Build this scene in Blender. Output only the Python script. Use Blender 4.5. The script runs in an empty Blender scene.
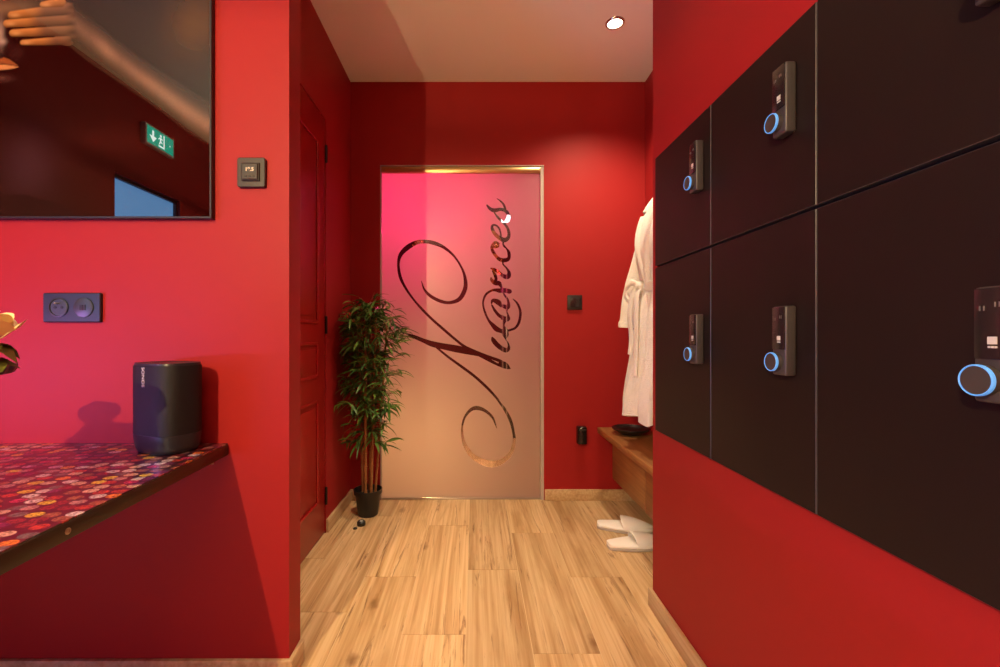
import bpy, bmesh, math, random
import numpy as np
from mathutils import Vector, Matrix
from mathutils.geometry import delaunay_2d_cdt

random.seed(7)
PI = math.pi
S = bpy.context.scene
C = S.collection

# ------------------------------------------------------------------ camera
CAMZ = 0.987
cam_d = bpy.data.cameras.new('camera')
cam = bpy.data.objects.new('camera', cam_d)
C.objects.link(cam)
cam.location = (0, 0, CAMZ)
cam.rotation_euler = (PI / 2, 0, 0)
cam_d.sensor_width = 36
cam_d.lens = 16.2                      # 450 px focal length at 1000 px
cam_d.shift_x = (500 - 475) / 1000
cam_d.shift_y = -(333.5 - 335) / 1000
cam_d.clip_start = 0.02
S.camera = cam

# ------------------------------------------------------------------ exposure, world
S.view_settings.view_transform = 'Standard'
S.view_settings.look = 'None'
S.view_settings.gamma = 1
S.view_settings.use_curve_mapping = False
S.view_settings.exposure = 0.0
W = bpy.data.worlds.new('world')
S.world = W
W.use_nodes = True
W.node_tree.nodes['Background'].inputs[0].default_value = (0.02, 0.02, 0.03, 1)
W.node_tree.nodes['Background'].inputs[1].default_value = 1.0

# ------------------------------------------------------------------ lights
def light(name, kind, loc, power, color, size=0.05, target=None, spot=None, blend=0.6, size_y=None):
    d = bpy.data.lights.new(name, kind)
    d.energy = power
    d.color = color
    if kind == 'AREA':
        d.shape = 'RECTANGLE'
        d.size = size
        d.size_y = size_y or size
    else:
        d.shadow_soft_size = size
    if kind == 'SPOT':
        d.spot_size = math.radians(spot)
        d.spot_blend = blend
    o = bpy.data.objects.new(name, d)
    C.objects.link(o)
    o.location = loc
    if target is not None:
        o.rotation_euler = (Vector(target) - Vector(loc)).to_track_quat('-Z', 'Y').to_euler()
    return o

WARM = (1.0, 0.74, 0.44)
LAMP = Vector((-0.88, -0.80, 1.88))
light('niche_spot', 'SPOT', (0.678, 2.18, 2.485), 92, (1.0, 0.80, 0.52), 0.02, (0.678, 2.18, 0), 125, 0.9)
light('pendant_bulb', 'POINT', LAMP, 200, (1.0, 0.74, 0.36), 0.009)
light('corridor_fill_spot', 'SPOT', (-0.05, 1.25, 2.485), 150, (1.0, 0.79, 0.48), 0.04, (-0.13, 2.02, 0), 50, 1.0)  # added spot, brightens the corridor floor
light('room_fill_spot', 'SPOT', (0.0, -0.35, 2.485), 30, (1.0, 0.76, 0.55), 0.05, (0.15, -0.05, 0), 130, 0.9)  # added spot, fills the main room and the locker wall
light('pink_strip', 'AREA', (-2.05, 0.55, 0.80), 17, (0.62, 0.28, 1.0), 0.9, (-1.0, 1.3, 1.0), size_y=0.04)
light('beyond_pink', 'POINT', (-0.30, 3.26, 1.80), 120, (1.0, 0.03, 0.18), 0.06)
light('beyond_spot', 'SPOT', (-0.15, 3.15, 2.485), 280, (1.0, 0.70, 0.38), 0.05, (-0.12, 3.60, 0), 62, 0.9)
light('beyond_low_fill', 'POINT', (-0.36, 3.22, 0.38), 40, (1.0, 0.60, 0.22), 0.07)  # added lamp, warms the lower part of the frosted panel from behind

# ------------------------------------------------------------------ materials
def nodes(m):
    return m.node_tree.nodes, m.node_tree.links

def mat(name, col, rough=0.5, metal=0.0, bump=0.0, bscale=200, spec=0.5, var=0.0, vscale=6, coat=0.0, emis=None, estr=0.0, sheen=0.0):
    m = bpy.data.materials.new(name)
    m.use_nodes = True
    N, L = nodes(m)
    b = N['Principled BSDF']
    b.inputs['Roughness'].default_value = rough
    b.inputs['Metallic'].default_value = metal
    b.inputs['Specular IOR Level'].default_value = spec
    b.inputs['Coat Weight'].default_value = coat
    b.inputs['Coat Roughness'].default_value = 0.03
    b.inputs['Sheen Weight'].default_value = sheen
    tc = N.new('ShaderNodeTexCoord')
    nz = N.new('ShaderNodeTexNoise')
    nz.inputs['Scale'].default_value = vscale
    L.new(tc.outputs['Object'], nz.inputs['Vector'])
    mx = N.new('ShaderNodeMix')
    mx.data_type = 'RGBA'
    mx.inputs[6].default_value = (*[c * (1 - var) for c in col], 1)
    mx.inputs[7].default_value = (*[min(1, c * (1 + var)) for c in col], 1)
    L.new(nz.outputs['Fac'], mx.inputs[0])
    L.new(mx.outputs[2], b.inputs['Base Color'])
    if bump:
        n2 = N.new('ShaderNodeTexNoise')
        n2.inputs['Scale'].default_value = bscale
        L.new(tc.outputs['Object'], n2.inputs['Vector'])
        bp = N.new('ShaderNodeBump')
        bp.inputs['Strength'].default_value = bump
        bp.inputs['Distance'].default_value = 0.002 if bump < 0.9 else 0.007
        L.new(n2.outputs['Fac'], bp.inputs['Height'])
        L.new(bp.outputs['Normal'], b.inputs['Normal'])
    if emis:
        b.inputs['Emission Color'].default_value = (*emis, 1)
        b.inputs['Emission Strength'].default_value = estr
    return m

M = {}
M['red'] = mat('red_paint', (0.30, 0.0105, 0.0125), 0.55, bump=0.05, bscale=350, var=0.03, spec=0.25)
M['red_dim'] = mat('red_paint_dimmed', (0.055, 0.003, 0.004), 0.5, bump=0.05, bscale=350, var=0.03, spec=0.3)  # darker copy of the red; dimness of the room beyond put into colour
M['red_door'] = mat('red_door_paint', (0.31, 0.008, 0.008), 0.33, bump=0.03, bscale=120, var=0.03)
M['ceiling'] = mat('ceiling_white', (0.84, 0.88, 0.83), 0.8, bump=0.03, bscale=250)
M['black_locker'] = mat('locker_laminate', (0.011, 0.0062, 0.0055), 0.46, spec=0.22, bump=0.03, bscale=500, var=0.1)
M['locker_edge_glint'] = mat('locker_edge_highlight', (0.06, 0.05, 0.055), 0.35)  # lighter edges: light caught along the door gaps put into the colour
M['dark'] = mat('dark_plastic', (0.010, 0.008, 0.009), 0.42, var=0.1, bump=0.03, bscale=800)
M['lock_face'] = mat('lock_glossy_face', (0.018, 0.014, 0.015), 0.18, spec=0.6)
M['lock_body'] = mat('lock_grey_plastic', (0.045, 0.038, 0.037), 0.4)
M['grey_plastic'] = mat('grey_plastic', (0.030, 0.025, 0.023), 0.38, metal=0.2)
M['ring'] = mat('blue_ring', (0.10, 0.35, 0.85), 0.3, emis=(0.10, 0.36, 0.85), estr=0.45)
M['white_mark'] = mat('white_print', (0.50, 0.48, 0.47), 0.5)
M['faint_mark'] = mat('grey_print', (0.12, 0.10, 0.10), 0.5)
M['brass'] = mat('brass_rail', (0.62, 0.44, 0.20), 0.32, metal=0.9)
M['steel'] = mat('pale_steel', (0.62, 0.58, 0.55), 0.3, metal=0.9)
M['frame_grey'] = mat('frame_grey', (0.42, 0.36, 0.34), 0.5)
M['pot'] = mat('black_pot', (0.010, 0.010, 0.010), 0.38)
M['soil'] = mat('dark_soil', (0.02, 0.013, 0.008), 0.9, bump=0.8, bscale=90)
M['terry'] = mat('white_terry', (0.84, 0.81, 0.74), 0.95, bump=1.0, bscale=150, sheen=0.3, var=0.05, vscale=30)
M['slipper'] = mat('slipper_terry', (0.82, 0.80, 0.78), 0.95, bump=0.7, bscale=300, sheen=0.2)
M['sole'] = mat('slipper_sole', (0.45, 0.40, 0.37), 0.8)
M['blacktray'] = mat('black_lacquer', (0.012, 0.010, 0.010), 0.22)
M['rubber'] = mat('black_rubber', (0.01, 0.01, 0.01), 0.35)
M['navy_plate'] = mat('socket_plate', (0.008, 0.013, 0.019), 0.35, bump=0.02)
M['navy_insert'] = mat('socket_insert', (0.022, 0.03, 0.038), 0.35)
M['hole'] = mat('socket_hole', (0.003, 0.003, 0.003), 0.6)
M['lcd'] = mat('lcd_screen', (0.75, 0.60, 0.40), 0.4, emis=(0.9, 0.62, 0.35), estr=0.25)
M['speaker_cloth'] = mat('speaker_grille', (0.0055, 0.006, 0.009), 0.55, spec=0.3, bump=0.5, bscale=900)
M['speaker_base'] = mat('speaker_base', (0.014, 0.017, 0.025), 0.36)
M['edge_band'] = mat('counter_edge_band', (0.030, 0.018, 0.007), 0.4)
M['gold'] = mat('gold_leaf', (0.90, 0.58, 0.16), 0.25, metal=1.0, bump=1.0, bscale=40)
M['petal'] = mat('rose_petal', (0.90, 0.68, 0.36), 0.6, var=0.2, vscale=25)
M['petal_pink'] = mat('rose_petal_pale', (0.90, 0.62, 0.55), 0.6, var=0.1, vscale=25)
M['rose_leaf'] = mat('rose_leaf', (0.12, 0.15, 0.02), 0.5, var=0.5, vscale=40)
M['vase'] = mat('ribbed_vase', (0.04, 0.04, 0.042), 0.3)
M['slat'] = mat('lamp_slats', (0.45, 0.28, 0.14), 0.6)
M['black_metal'] = mat('black_metal', (0.02, 0.02, 0.02), 0.4, metal=0.6)
M['lens'] = mat('lamp_lens', (1, 0.95, 0.85), 0.4, emis=(1.0, 0.90, 0.72), estr=4)
M['chrome'] = mat('chrome_ring', (0.55, 0.50, 0.45), 0.25, metal=1.0)
M['bulb'] = mat('bulb', (1, 0.8, 0.6), 0.4, emis=(1.0, 0.66, 0.34), estr=6)
M['pink_led'] = mat('pink_led', (1, 0.4, 0.9), 0.4, emis=(0.95, 0.2, 0.85), estr=6)
M['pink_globe'] = mat('pink_globe', (1, 0.2, 0.4), 0.4, emis=(1.0, 0.03, 0.20), estr=5)
M['fill_globe'] = mat('fill_globe', (1, 0.7, 0.4), 0.4, emis=(1.0, 0.60, 0.26), estr=8)
M['blue_pane'] = mat('daylight_pane', (0.15, 0.3, 0.6), 0.4, emis=(0.13, 0.38, 0.80), estr=9.0)
M['exit_green'] = mat('exit_green', (0.0, 0.35, 0.22), 0.4, emis=(0.0, 0.50, 0.32), estr=9)
M['exit_white'] = mat('exit_white', (0.9, 1, 0.95), 0.4, emis=(0.8, 1.0, 0.95), estr=15)
M['exit_box'] = mat('exit_box', (0.55, 0.55, 0.62), 0.5)
M['white_lamp'] = mat('white_lamp', (1, 1, 1), 0.4, emis=(1.0, 0.85, 0.90), estr=5)
M['zinc'] = mat('zinc_screw', (0.5, 0.42, 0.3), 0.35, metal=0.8)

def wood_mat(name, light_c, dark_c, rough, sx, sy, attr=False, thr=(0.42, 0.72), axis='Y'):
    m = bpy.data.materials.new(name)
    m.use_nodes = True
    N, L = nodes(m)
    b = N['Principled BSDF']
    b.inputs['Roughness'].default_value = rough
    tc = N.new('ShaderNodeTexCoord')
    vec = tc.outputs['Object']
    if attr:
        at = N.new('ShaderNodeAttribute')
        at.attribute_name = 'plank'
        sc = N.new('ShaderNodeVectorMath'); sc.operation = 'MULTIPLY_ADD'
        sc.inputs[1].default_value = (37, 53, 11)
        L.new(at.outputs['Color'], sc.inputs[0])
        L.new(tc.outputs['Object'], sc.inputs[2])
        vec = sc.outputs[0]
    mp = N.new('ShaderNodeMapping')
    mp.inputs['Scale'].default_value = (sx, sy, sx) if axis == 'Y' else (sy, sx, sx)
    L.new(vec, mp.inputs['Vector'])
    n1 = N.new('ShaderNodeTexNoise')
    n1.inputs['Scale'].default_value = 1.0
    n1.inputs['Detail'].default_value = 7
    n1.inputs['Roughness'].default_value = 0.62
    n1.inputs['Distortion'].default_value = 0.9
    L.new(mp.outputs[0], n1.inputs['Vector'])
    r1 = N.new('ShaderNodeValToRGB')
    e = r1.color_ramp.elements
    e[0].position = thr[0]; e[0].color = (*light_c, 1)
    e[1].position = thr[1]; e[1].color = (*dark_c, 1)
    L.new(n1.outputs['Fac'], r1.inputs[0])
    # fine fibres
    mp2 = N.new('ShaderNodeMapping')
    mp2.inputs['Scale'].default_value = (sx * 9, sy * 2.2, sx * 9) if axis == 'Y' else (sy * 2.2, sx * 9, sx * 9)
    L.new(vec, mp2.inputs['Vector'])
    n2 = N.new('ShaderNodeTexNoise')
    n2.inputs['Detail'].default_value = 3
    n2.inputs['Scale'].default_value = 1.0
    L.new(mp2.outputs[0], n2.inputs['Vector'])
    mx = N.new('ShaderNodeMix'); mx.data_type = 'RGBA'; mx.blend_type = 'MULTIPLY'
    mr = N.new('ShaderNodeMapRange')
    mr.inputs['From Min'].default_value = 0.35; mr.inputs['From Max'].default_value = 0.75
    mr.inputs['To Min'].default_value = 0.0; mr.inputs['To Max'].default_value = 1.0
    L.new(n2.outputs['Fac'], mr.inputs['Value'])
    L.new(mr.outputs[0], mx.inputs[0])
    L.new(r1.outputs[0], mx.inputs[6])
    mx.inputs[7].default_value = (0.72, 0.60, 0.47, 1)
    out = mx.outputs[2]
    if attr:
        # per plank tint
        hs = N.new('ShaderNodeHueSaturation')
        m2 = N.new('ShaderNodeMapRange')
        m2.inputs['To Min'].default_value = 0.82; m2.inputs['To Max'].default_value = 1.12
        sp = N.new('ShaderNodeSeparateColor')
        L.new(at.outputs['Color'], sp.inputs[0])
        L.new(sp.outputs[1], m2.inputs['Value'])
        L.new(m2.outputs[0], hs.inputs['Value'])
        L.new(out, hs.inputs['Color'])
        # knots and dark cracks
        mp3 = N.new('ShaderNodeMapping')
        mp3.inputs['Scale'].default_value = (5.5, 2.4, 1)
        L.new(vec, mp3.inputs['Vector'])
        vo = N.new('ShaderNodeTexVoronoi')
        vo.inputs['Scale'].default_value = 1.0
        vo.inputs['Randomness'].default_value = 1.0
        n4 = N.new('ShaderNodeTexNoise'); n4.inputs['Scale'].default_value = 22
        L.new(vec, n4.inputs['Vector'])
        va = N.new('ShaderNodeVectorMath'); va.operation = 'MULTIPLY_ADD'
        va.inputs[1].default_value = (0.16, 0.16, 0)
        L.new(n4.outputs['Color'], va.inputs[0]); L.new(mp3.outputs[0], va.inputs[2])
        L.new(va.outputs[0], vo.inputs['Vector'])
        kr = N.new('ShaderNodeMapRange')
        kr.inputs['From Min'].default_value = 0.02; kr.inputs['From Max'].default_value = 0.13
        kr.inputs['To Min'].default_value = 0.95; kr.inputs['To Max'].default_value = 0.0
        L.new(vo.outputs['Distance'], kr.inputs['Value'])
        # long cracks
        mp4 = N.new('ShaderNodeMapping')
        mp4.inputs['Scale'].default_value = (30, 1.5, 1)
        L.new(vec, mp4.inputs['Vector'])
        n5 = N.new('ShaderNodeTexNoise'); n5.inputs['Scale'].default_value = 1.0
        n5.inputs['Detail'].default_value = 6; n5.inputs['Roughness'].default_value = 0.7; n5.inputs['Distortion'].default_value = 1.6
        L.new(mp4.outputs[0], n5.inputs['Vector'])
        cr = N.new('ShaderNodeMapRange')
        cr.inputs['From Min'].default_value = 0.57; cr.inputs['From Max'].default_value = 0.66
        cr.inputs['To Min'].default_value = 0.0; cr.inputs['To Max'].default_value = 0.8
        L.new(n5.outputs['Fac'], cr.inputs['Value'])
        mxx = N.new('ShaderNodeMath'); mxx.operation = 'MAXIMUM'
        L.new(kr.outputs[0], mxx.inputs[0]); L.new(cr.outputs[0], mxx.inputs[1])
        m5 = N.new('ShaderNodeMix'); m5.data_type = 'RGBA'
        L.new(mxx.outputs[0], m5.inputs[0])
        L.new(hs.outputs[0], m5.inputs[6])
        m5.inputs[7].default_value = (0.17, 0.08, 0.03, 1)
        out = m5.outputs[2]
    L.new(out, b.inputs['Base Color'])
    bp = N.new('ShaderNodeBump'); bp.inputs['Strength'].default_value = 0.12; bp.inputs['Distance'].default_value = 0.001
    L.new(n2.outputs['Fac'], bp.inputs['Height']); L.new(bp.outputs[0], b.inputs['Normal'])
    return m

M['floor'] = wood_mat('floor_planks', (0.66, 0.48, 0.28), (0.40, 0.245, 0.11), 0.36, 10, 0.8, attr=True, thr=(0.45, 0.69))
M['grout'] = mat('plank_joint', (0.62, 0.48, 0.30), 0.7)
M['base_wood'] = wood_mat('baseboard_wood', (0.58, 0.42, 0.25), (0.40, 0.25, 0.13), 0.45, 8, 1.2, thr=(0.45, 0.75))
M['bench_wood'] = wood_mat('bench_wood', (0.40, 0.19, 0.065), (0.22, 0.09, 0.028), 0.42, 14, 1.5, thr=(0.40, 0.72))
M['cane'] = wood_mat('bamboo_cane', (0.42, 0.20, 0.075), (0.22, 0.09, 0.03), 0.4, 10, 4)

# frosted film: diffusing front, lets light through from the room beyond
def frosted():
    m = bpy.data.materials.new('frosted_film')
    m.use_nodes = True
    N, L = nodes(m)
    for n in list(N): N.remove(n)
    o = N.new('ShaderNodeOutputMaterial')
    d = N.new('ShaderNodeBsdfDiffuse'); d.inputs[0].default_value = (0.34, 0.32, 0.31, 1)
    t = N.new('ShaderNodeBsdfTranslucent'); t.inputs[0].default_value = (0.82, 0.74, 0.72, 1)
    g = N.new('ShaderNodeBsdfGlossy'); g.inputs['Roughness'].default_value = 0.35
    m1 = N.new('ShaderNodeMixShader'); m1.inputs[0].default_value = 0.88
    m2 = N.new('ShaderNodeMixShader'); m2.inputs[0].default_value = 0.05
    L.new(d.outputs[0], m1.inputs[1]); L.new(t.outputs[0], m1.inputs[2])
    L.new(m1.outputs[0], m2.inputs[1]); L.new(g.outputs[0], m2.inputs[2])
    L.new(m2.outputs[0], o.inputs[0])
    return m
M['frosted'] = frosted()

def clear_glass():
    m = bpy.data.materials.new('clear_glass')
    m.use_nodes = True
    N, L = nodes(m)
    for n in list(N): N.remove(n)
    o = N.new('ShaderNodeOutputMaterial')
    t = N.new('ShaderNodeBsdfTransparent'); t.inputs[0].default_value = (0.90, 0.90, 0.90, 1)
    g = N.new('ShaderNodeBsdfGlossy'); g.inputs['Roughness'].default_value = 0.02
    lw = N.new('ShaderNodeLayerWeight'); lw.inputs[0].default_value = 0.5
    pw = N.new('ShaderNodeMath'); pw.operation = 'POWER'; pw.inputs[1].default_value = 5.0
    L.new(lw.outputs['Facing'], pw.inputs[0])
    f = N.new('ShaderNodeMath'); f.operation = 'MULTIPLY_ADD'; f.inputs[1].default_value = 0.9; f.inputs[2].default_value = 0.035
    L.new(pw.outputs[0], f.inputs[0])
    m1 = N.new('ShaderNodeMixShader')
    L.new(f.outputs[0], m1.inputs[0]); L.new(t.outputs[0], m1.inputs[1]); L.new(g.outputs[0], m1.inputs[2])
    L.new(m1.outputs[0], o.inputs[0])
    return m
M['clear'] = clear_glass()

def counter_mat():
    """resin counter filled with small coloured slices"""
    m = bpy.data.materials.new('resin_slices')
    m.use_nodes = True
    N, L = nodes(m)
    b = N['Principled BSDF']
    b.inputs['Roughness'].default_value = 0.42
    b.inputs['Coat Weight'].default_value = 0.9
    b.inputs['Coat Roughness'].default_value = 0.04
    tc = N.new('ShaderNodeTexCoord')
    mp = N.new('ShaderNodeMapping')
    mp.inputs['Scale'].default_value = (31, 37, 0.001)
    L.new(tc.outputs['Object'], mp.inputs['Vector'])
    v = N.new('ShaderNodeTexVoronoi'); v.voronoi_dimensions = '2D'
    v.inputs['Scale'].default_value = 1.0; v.inputs['Randomness'].default_value = 0.55
    L.new(mp.outputs[0], v.inputs['Vector'])
    sp = N.new('ShaderNodeSeparateColor')
    L.new(v.outputs['Color'], sp.inputs[0])
    r = N.new('ShaderNodeValToRGB')
    r.color_ramp.interpolation = 'CONSTANT'
    cols = [(0.0, (0.16, 0.020, 0.10)), (0.14, (0.45, 0.04, 0.03)), (0.28, (0.42, 0.20, 0.22)), (0.40, (0.22, 0.02, 0.03)),
            (0.50, (0.60, 0.36, 0.30)), (0.60, (0.30, 0.10, 0.06)), (0.70, (0.75, 0.20, 0.03)), (0.77, (0.70, 0.45, 0.05)),
            (0.83, (0.60, 0.50, 0.58)), (0.90, (0.50, 0.03, 0.12)), (0.95, (0.10, 0.10, 0.12))]
    el = r.color_ramp.elements
    el[0].position = 0; el[0].color = (*cols[0][1], 1)
    el[1].position = cols[1][0]; el[1].color = (*cols[1][1], 1)
    for p, c in cols[2:]:
        x = el.new(p); x.color = (*c, 1)
    L.new(sp.outputs[0], r.inputs[0])
    # inner speckle and rim
    n = N.new('ShaderNodeTexNoise'); n.inputs['Scale'].default_value = 260; n.inputs['Detail'].default_value = 3
    L.new(tc.outputs['Object'], n.inputs['Vector'])
    mr = N.new('ShaderNodeMapRange'); mr.inputs['From Min'].default_value = 0.35; mr.inputs['From Max'].default_value = 0.65
    mr.inputs['To Min'].default_value = 0.22; mr.inputs['To Max'].default_value = 1.25
    L.new(n.outputs['Fac'], mr.inputs['Value'])
    hv = N.new('ShaderNodeHueSaturation')
    L.new(r.outputs[0], hv.inputs['Color']); L.new(mr.outputs[0], hv.inputs['Value'])
    ed = N.new('ShaderNodeMapRange'); ed.inputs['From Min'].default_value = 0.40; ed.inputs['From Max'].default_value = 0.46
    L.new(v.outputs['Distance'], ed.inputs['Value'])
    mx = N.new('ShaderNodeMix'); mx.data_type = 'RGBA'
    L.new(ed.outputs[0], mx.inputs[0]); L.new(hv.outputs[0], mx.inputs[6])
    mx.inputs[7].default_value = (0.035, 0.004, 0.014, 1)
    L.new(mx.outputs[2], b.inputs['Base Color'])
    return m
M['counter'] = counter_mat()

def leaf_mat():
    m = bpy.data.materials.new('bamboo_leaf')
    m.use_nodes = True
    N, L = nodes(m)
    b = N['Principled BSDF']; b.inputs['Roughness'].default_value = 0.42
    at = N.new('ShaderNodeAttribute'); at.attribute_name = 'tint'
    r = N.new('ShaderNodeValToRGB')
    r.color_ramp.elements[0].color = (0.022, 0.085, 0.016, 1)
    r.color_ramp.elements[1].color = (0.15, 0.33, 0.05, 1)
    L.new(at.outputs['Fac'], r.inputs[0]); L.new(r.outputs[0], b.inputs['Base Color'])
    return m
M['leaf'] = leaf_mat()

def print_mat():
    m = bpy.data.materials.new('glossy_print')
    m.use_nodes = True
    N, L = nodes(m)
    b = N['Principled BSDF']; b.inputs['Roughness'].default_value = 0.5
    b.inputs['Specular IOR Level'].default_value = 0.0; b.inputs['Coat Weight'].default_value = 1.0; b.inputs['Coat Roughness'].default_value = 0.0; b.inputs['Coat IOR'].default_value = 1.5
    at = N.new('ShaderNodeAttribute'); at.attribute_name = 'ink'
    L.new(at.outputs['Color'], b.inputs['Base Color'])
    return m
M['print'] = print_mat()

# ------------------------------------------------------------------ mesh helpers
def new_bm():
    return bmesh.new()

def bx(bm, lo, hi, bev=0.0, seg=2, mi=0):
    ret = bmesh.ops.create_cube(bm, size=1.0)
    vs = ret['verts']
    lo, hi = Vector(lo), Vector(hi)
    c, d = (lo + hi) / 2, hi - lo
    for v in vs:
        v.co = Vector((v.co.x * d.x + c.x, v.co.y * d.y + c.y, v.co.z * d.z + c.z))
    fs = set(f for v in vs for f in v.link_faces)
    for f in fs: f.material_index = mi
    if bev > 0:
        es = list(set(e for v in vs for e in v.link_edges))
        bmesh.ops.bevel(bm, geom=es, offset=bev, segments=seg, profile=0.5, affect='EDGES')
    return vs

def lathe(bm, prof, seg=32, mtx=None, mi=0, cap=True):
    """prof: (radius, height) pairs about Z"""
    rings = []
    for r, z in prof:
        if r < 1e-5:
            v = bm.verts.new((0, 0, z)); rings.append([v])
        else:
            rings.append([bm.verts.new((r * math.cos(2 * PI * k / seg), r * math.sin(2 * PI * k / seg), z)) for k in range(seg)])
    for a, b in zip(rings, rings[1:]):
        for k in range(seg):
            k2 = (k + 1) % seg
            if len(a) == 1 and len(b) == 1: continue
            if len(a) == 1: f = bm.faces.new((a[0], b[k2], b[k]))
            elif len(b) == 1: f = bm.faces.new((a[k], a[k2], b[0]))
            else: f = bm.faces.new((a[k], a[k2], b[k2], b[k]))
            f.material_index = mi
    if cap:
        if len(rings[0]) > 1: bm.faces.new(list(reversed(rings[0]))).material_index = mi
        if len(rings[-1]) > 1: bm.faces.new(rings[-1]).material_index = mi
    if mtx:
        for ring in rings:
            for v in ring: v.co = mtx @ v.co
    return rings

def loft(bm, rings, cap=True, closed=True):
    vr = [[bm.verts.new(p) for p in r] for r in rings]
    n = len(vr[0])
    for a, b in zip(vr, vr[1:]):
        for k in range(n if closed else n - 1):
            k2 = (k + 1) % n
            bm.faces.new((a[k], a[k2], b[k2], b[k]))
    if cap and closed:
        bm.faces.new(list(reversed(vr[0]))); bm.faces.new(vr[-1])
    return vr

def tube(bm, pts, rad, seg=10):
    pts = [Vector(p) for p in pts]
    rs = rad if isinstance(rad, (list, tuple)) else [rad] * len(pts)
    rings = []
    for i, p in enumerate(pts):
        t = (pts[min(i + 1, len(pts) - 1)] - pts[max(i - 1, 0)]).normalized()
        up = Vector((0, 0, 1)) if abs(t.z) < 0.9 else Vector((1, 0, 0))
        a = t.cross(up).normalized(); b = t.cross(a).normalized()
        rings.append([p + rs[i] * (math.cos(2 * PI * k / seg) * a + math.sin(2 * PI * k / seg) * b) for k in range(seg)])
    loft(bm, rings)

def catmull(pts, n=6):
    """smooth open polyline through rows of numbers"""
    P = [np.array(p, float) for p in pts]
    P = [2 * P[0] - P[1]] + P + [2 * P[-1] - P[-2]]
    out = []
    for i in range(1, len(P) - 2):
        for k in range(n):
            t = k / n
            out.append(0.5 * ((2 * P[i]) + (-P[i - 1] + P[i + 1]) * t + (2 * P[i - 1] - 5 * P[i] + 4 * P[i + 1] - P[i + 2]) * t * t
                              + (-P[i - 1] + 3 * P[i] - 3 * P[i + 1] + P[i + 2]) * t ** 3))
    out.append(P[-2])
    return [tuple(float(q) for q in p) for p in out]

def obj(name, bm, mats, parent=None, loc=None, smooth=True, angle=35, normals=True):
    if normals: bmesh.ops.recalc_face_normals(bm, faces=bm.faces[:])
    me = bpy.data.meshes.new(name)
    bm.to_mesh(me); bm.free()
    for m in (mats if isinstance(mats, (list, tuple)) else [mats]): me.materials.append(M[m])
    if smooth:
        me.polygons.foreach_set('use_smooth', [True] * len(me.polygons))
        me.set_sharp_from_angle(angle=math.radians(angle))
    o = bpy.data.objects.new(name, me)
    C.objects.link(o)
    if parent: o.parent = parent
    if loc: o.location = loc
    return o

def struct(name, bm, mats, parent=None, **k):
    o = obj(name, bm, mats, parent, **k)
    if parent is None: o['kind'] = 'structure'
    return o

def thing(name, label, cat, loc=(0, 0, 0), rotz=0, group=None):
    o = bpy.data.objects.new(name, None)
    o.empty_display_size = 0.05
    C.objects.link(o)
    o.location = loc; o.rotation_euler = (0, 0, rotz)
    o['label'] = label; o['category'] = cat
    if group: o['group'] = group
    return o

def tag(o, label, cat, group=None):
    o['label'] = label; o['category'] = cat
    if group: o['group'] = group
    return o

def text_bm(bm, txt, size, mtx, thick=0.0004, weight=0.0):
    cu = bpy.data.curves.new('t', 'FONT')
    cu.body = txt; cu.size = size; cu.extrude = thick; cu.offset = weight
    cu.align_x = 'CENTER'; cu.align_y = 'CENTER'
    o = bpy.data.objects.new('t', cu)
    C.objects.link(o)
    dg = bpy.context.evaluated_depsgraph_get()
    me = bpy.data.meshes.new_from_object(o.evaluated_get(dg))
    me.transform(mtx)
    bm.from_mesh(me)
    bpy.data.meshes.remove(me)
    bpy.data.objects.remove(o)
    bpy.data.curves.remove(cu)

# ------------------------------------------------------------------ room shell
H = 2.5
XL, XR = -2.1, 0.645           # main room side walls
YP0, YP1 = 1.283, 1.365        # partition with the picture
XC = -0.744                    # corridor left wall
XN = 1.016                     # niche right wall
YB = 2.69                      # end wall
YE = 1.632                     # end of the locker wall
YF = 4.58                      # far wall of the room beyond

# floor planks (one object)
bm = new_bm()
lay = bm.loops.layers.float_color.new('plank')
PW, PL = 0.21, 0.85
joints = {-2: 1.603, -1: 1.838, 0: 1.483, 1: 1.893, 2: 1.394, 3: 1.835}
rnd = random.Random(3)
for k in range(-11, 6):
    x0 = -0.24 + PW * k
    j0 = joints.get(k, rnd.uniform(0, PL)) % PL
    y = j0 - PL * 4
    while y < YF + 0.1:
        a0, a1 = max(x0, XL - 0.05), min(x0 + PW, XN + 0.1)
        b0, b1 = max(y, -2.2), min(y + PL, YF + 0.05)
        if a1 > a0 and b1 > b0 + 0.01:
            g = 0.0011
            vs = bx(bm, (a0 + g, b0 + g, -0.02), (a1 - g, b1 - g, 0.0))
            c = (rnd.random(), rnd.random(), rnd.random(), 1)
            for f in set(f for v in vs for f in v.link_faces):
                for l in f.loops: l[lay] = c
        y += PL
bx(bm, (XL - 0.05, -2.2, -0.04), (XN + 0.1, YF + 0.05, -0.0012), mi=1)
struct('floor', bm, ['floor', 'grout'], smooth=False)

bm = new_bm(); bx(bm, (XL - 0.1, -2.3, H), (XN + 0.1, YF + 0.1, H + 0.08)); struct('ceiling', bm, 'ceiling', smooth=False)

def wall(name, *boxes, m='red'):
    bm = new_bm()
    for lo, hi in boxes: bx(bm, lo, hi)
    return struct(name, bm, m, smooth=False)

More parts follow.
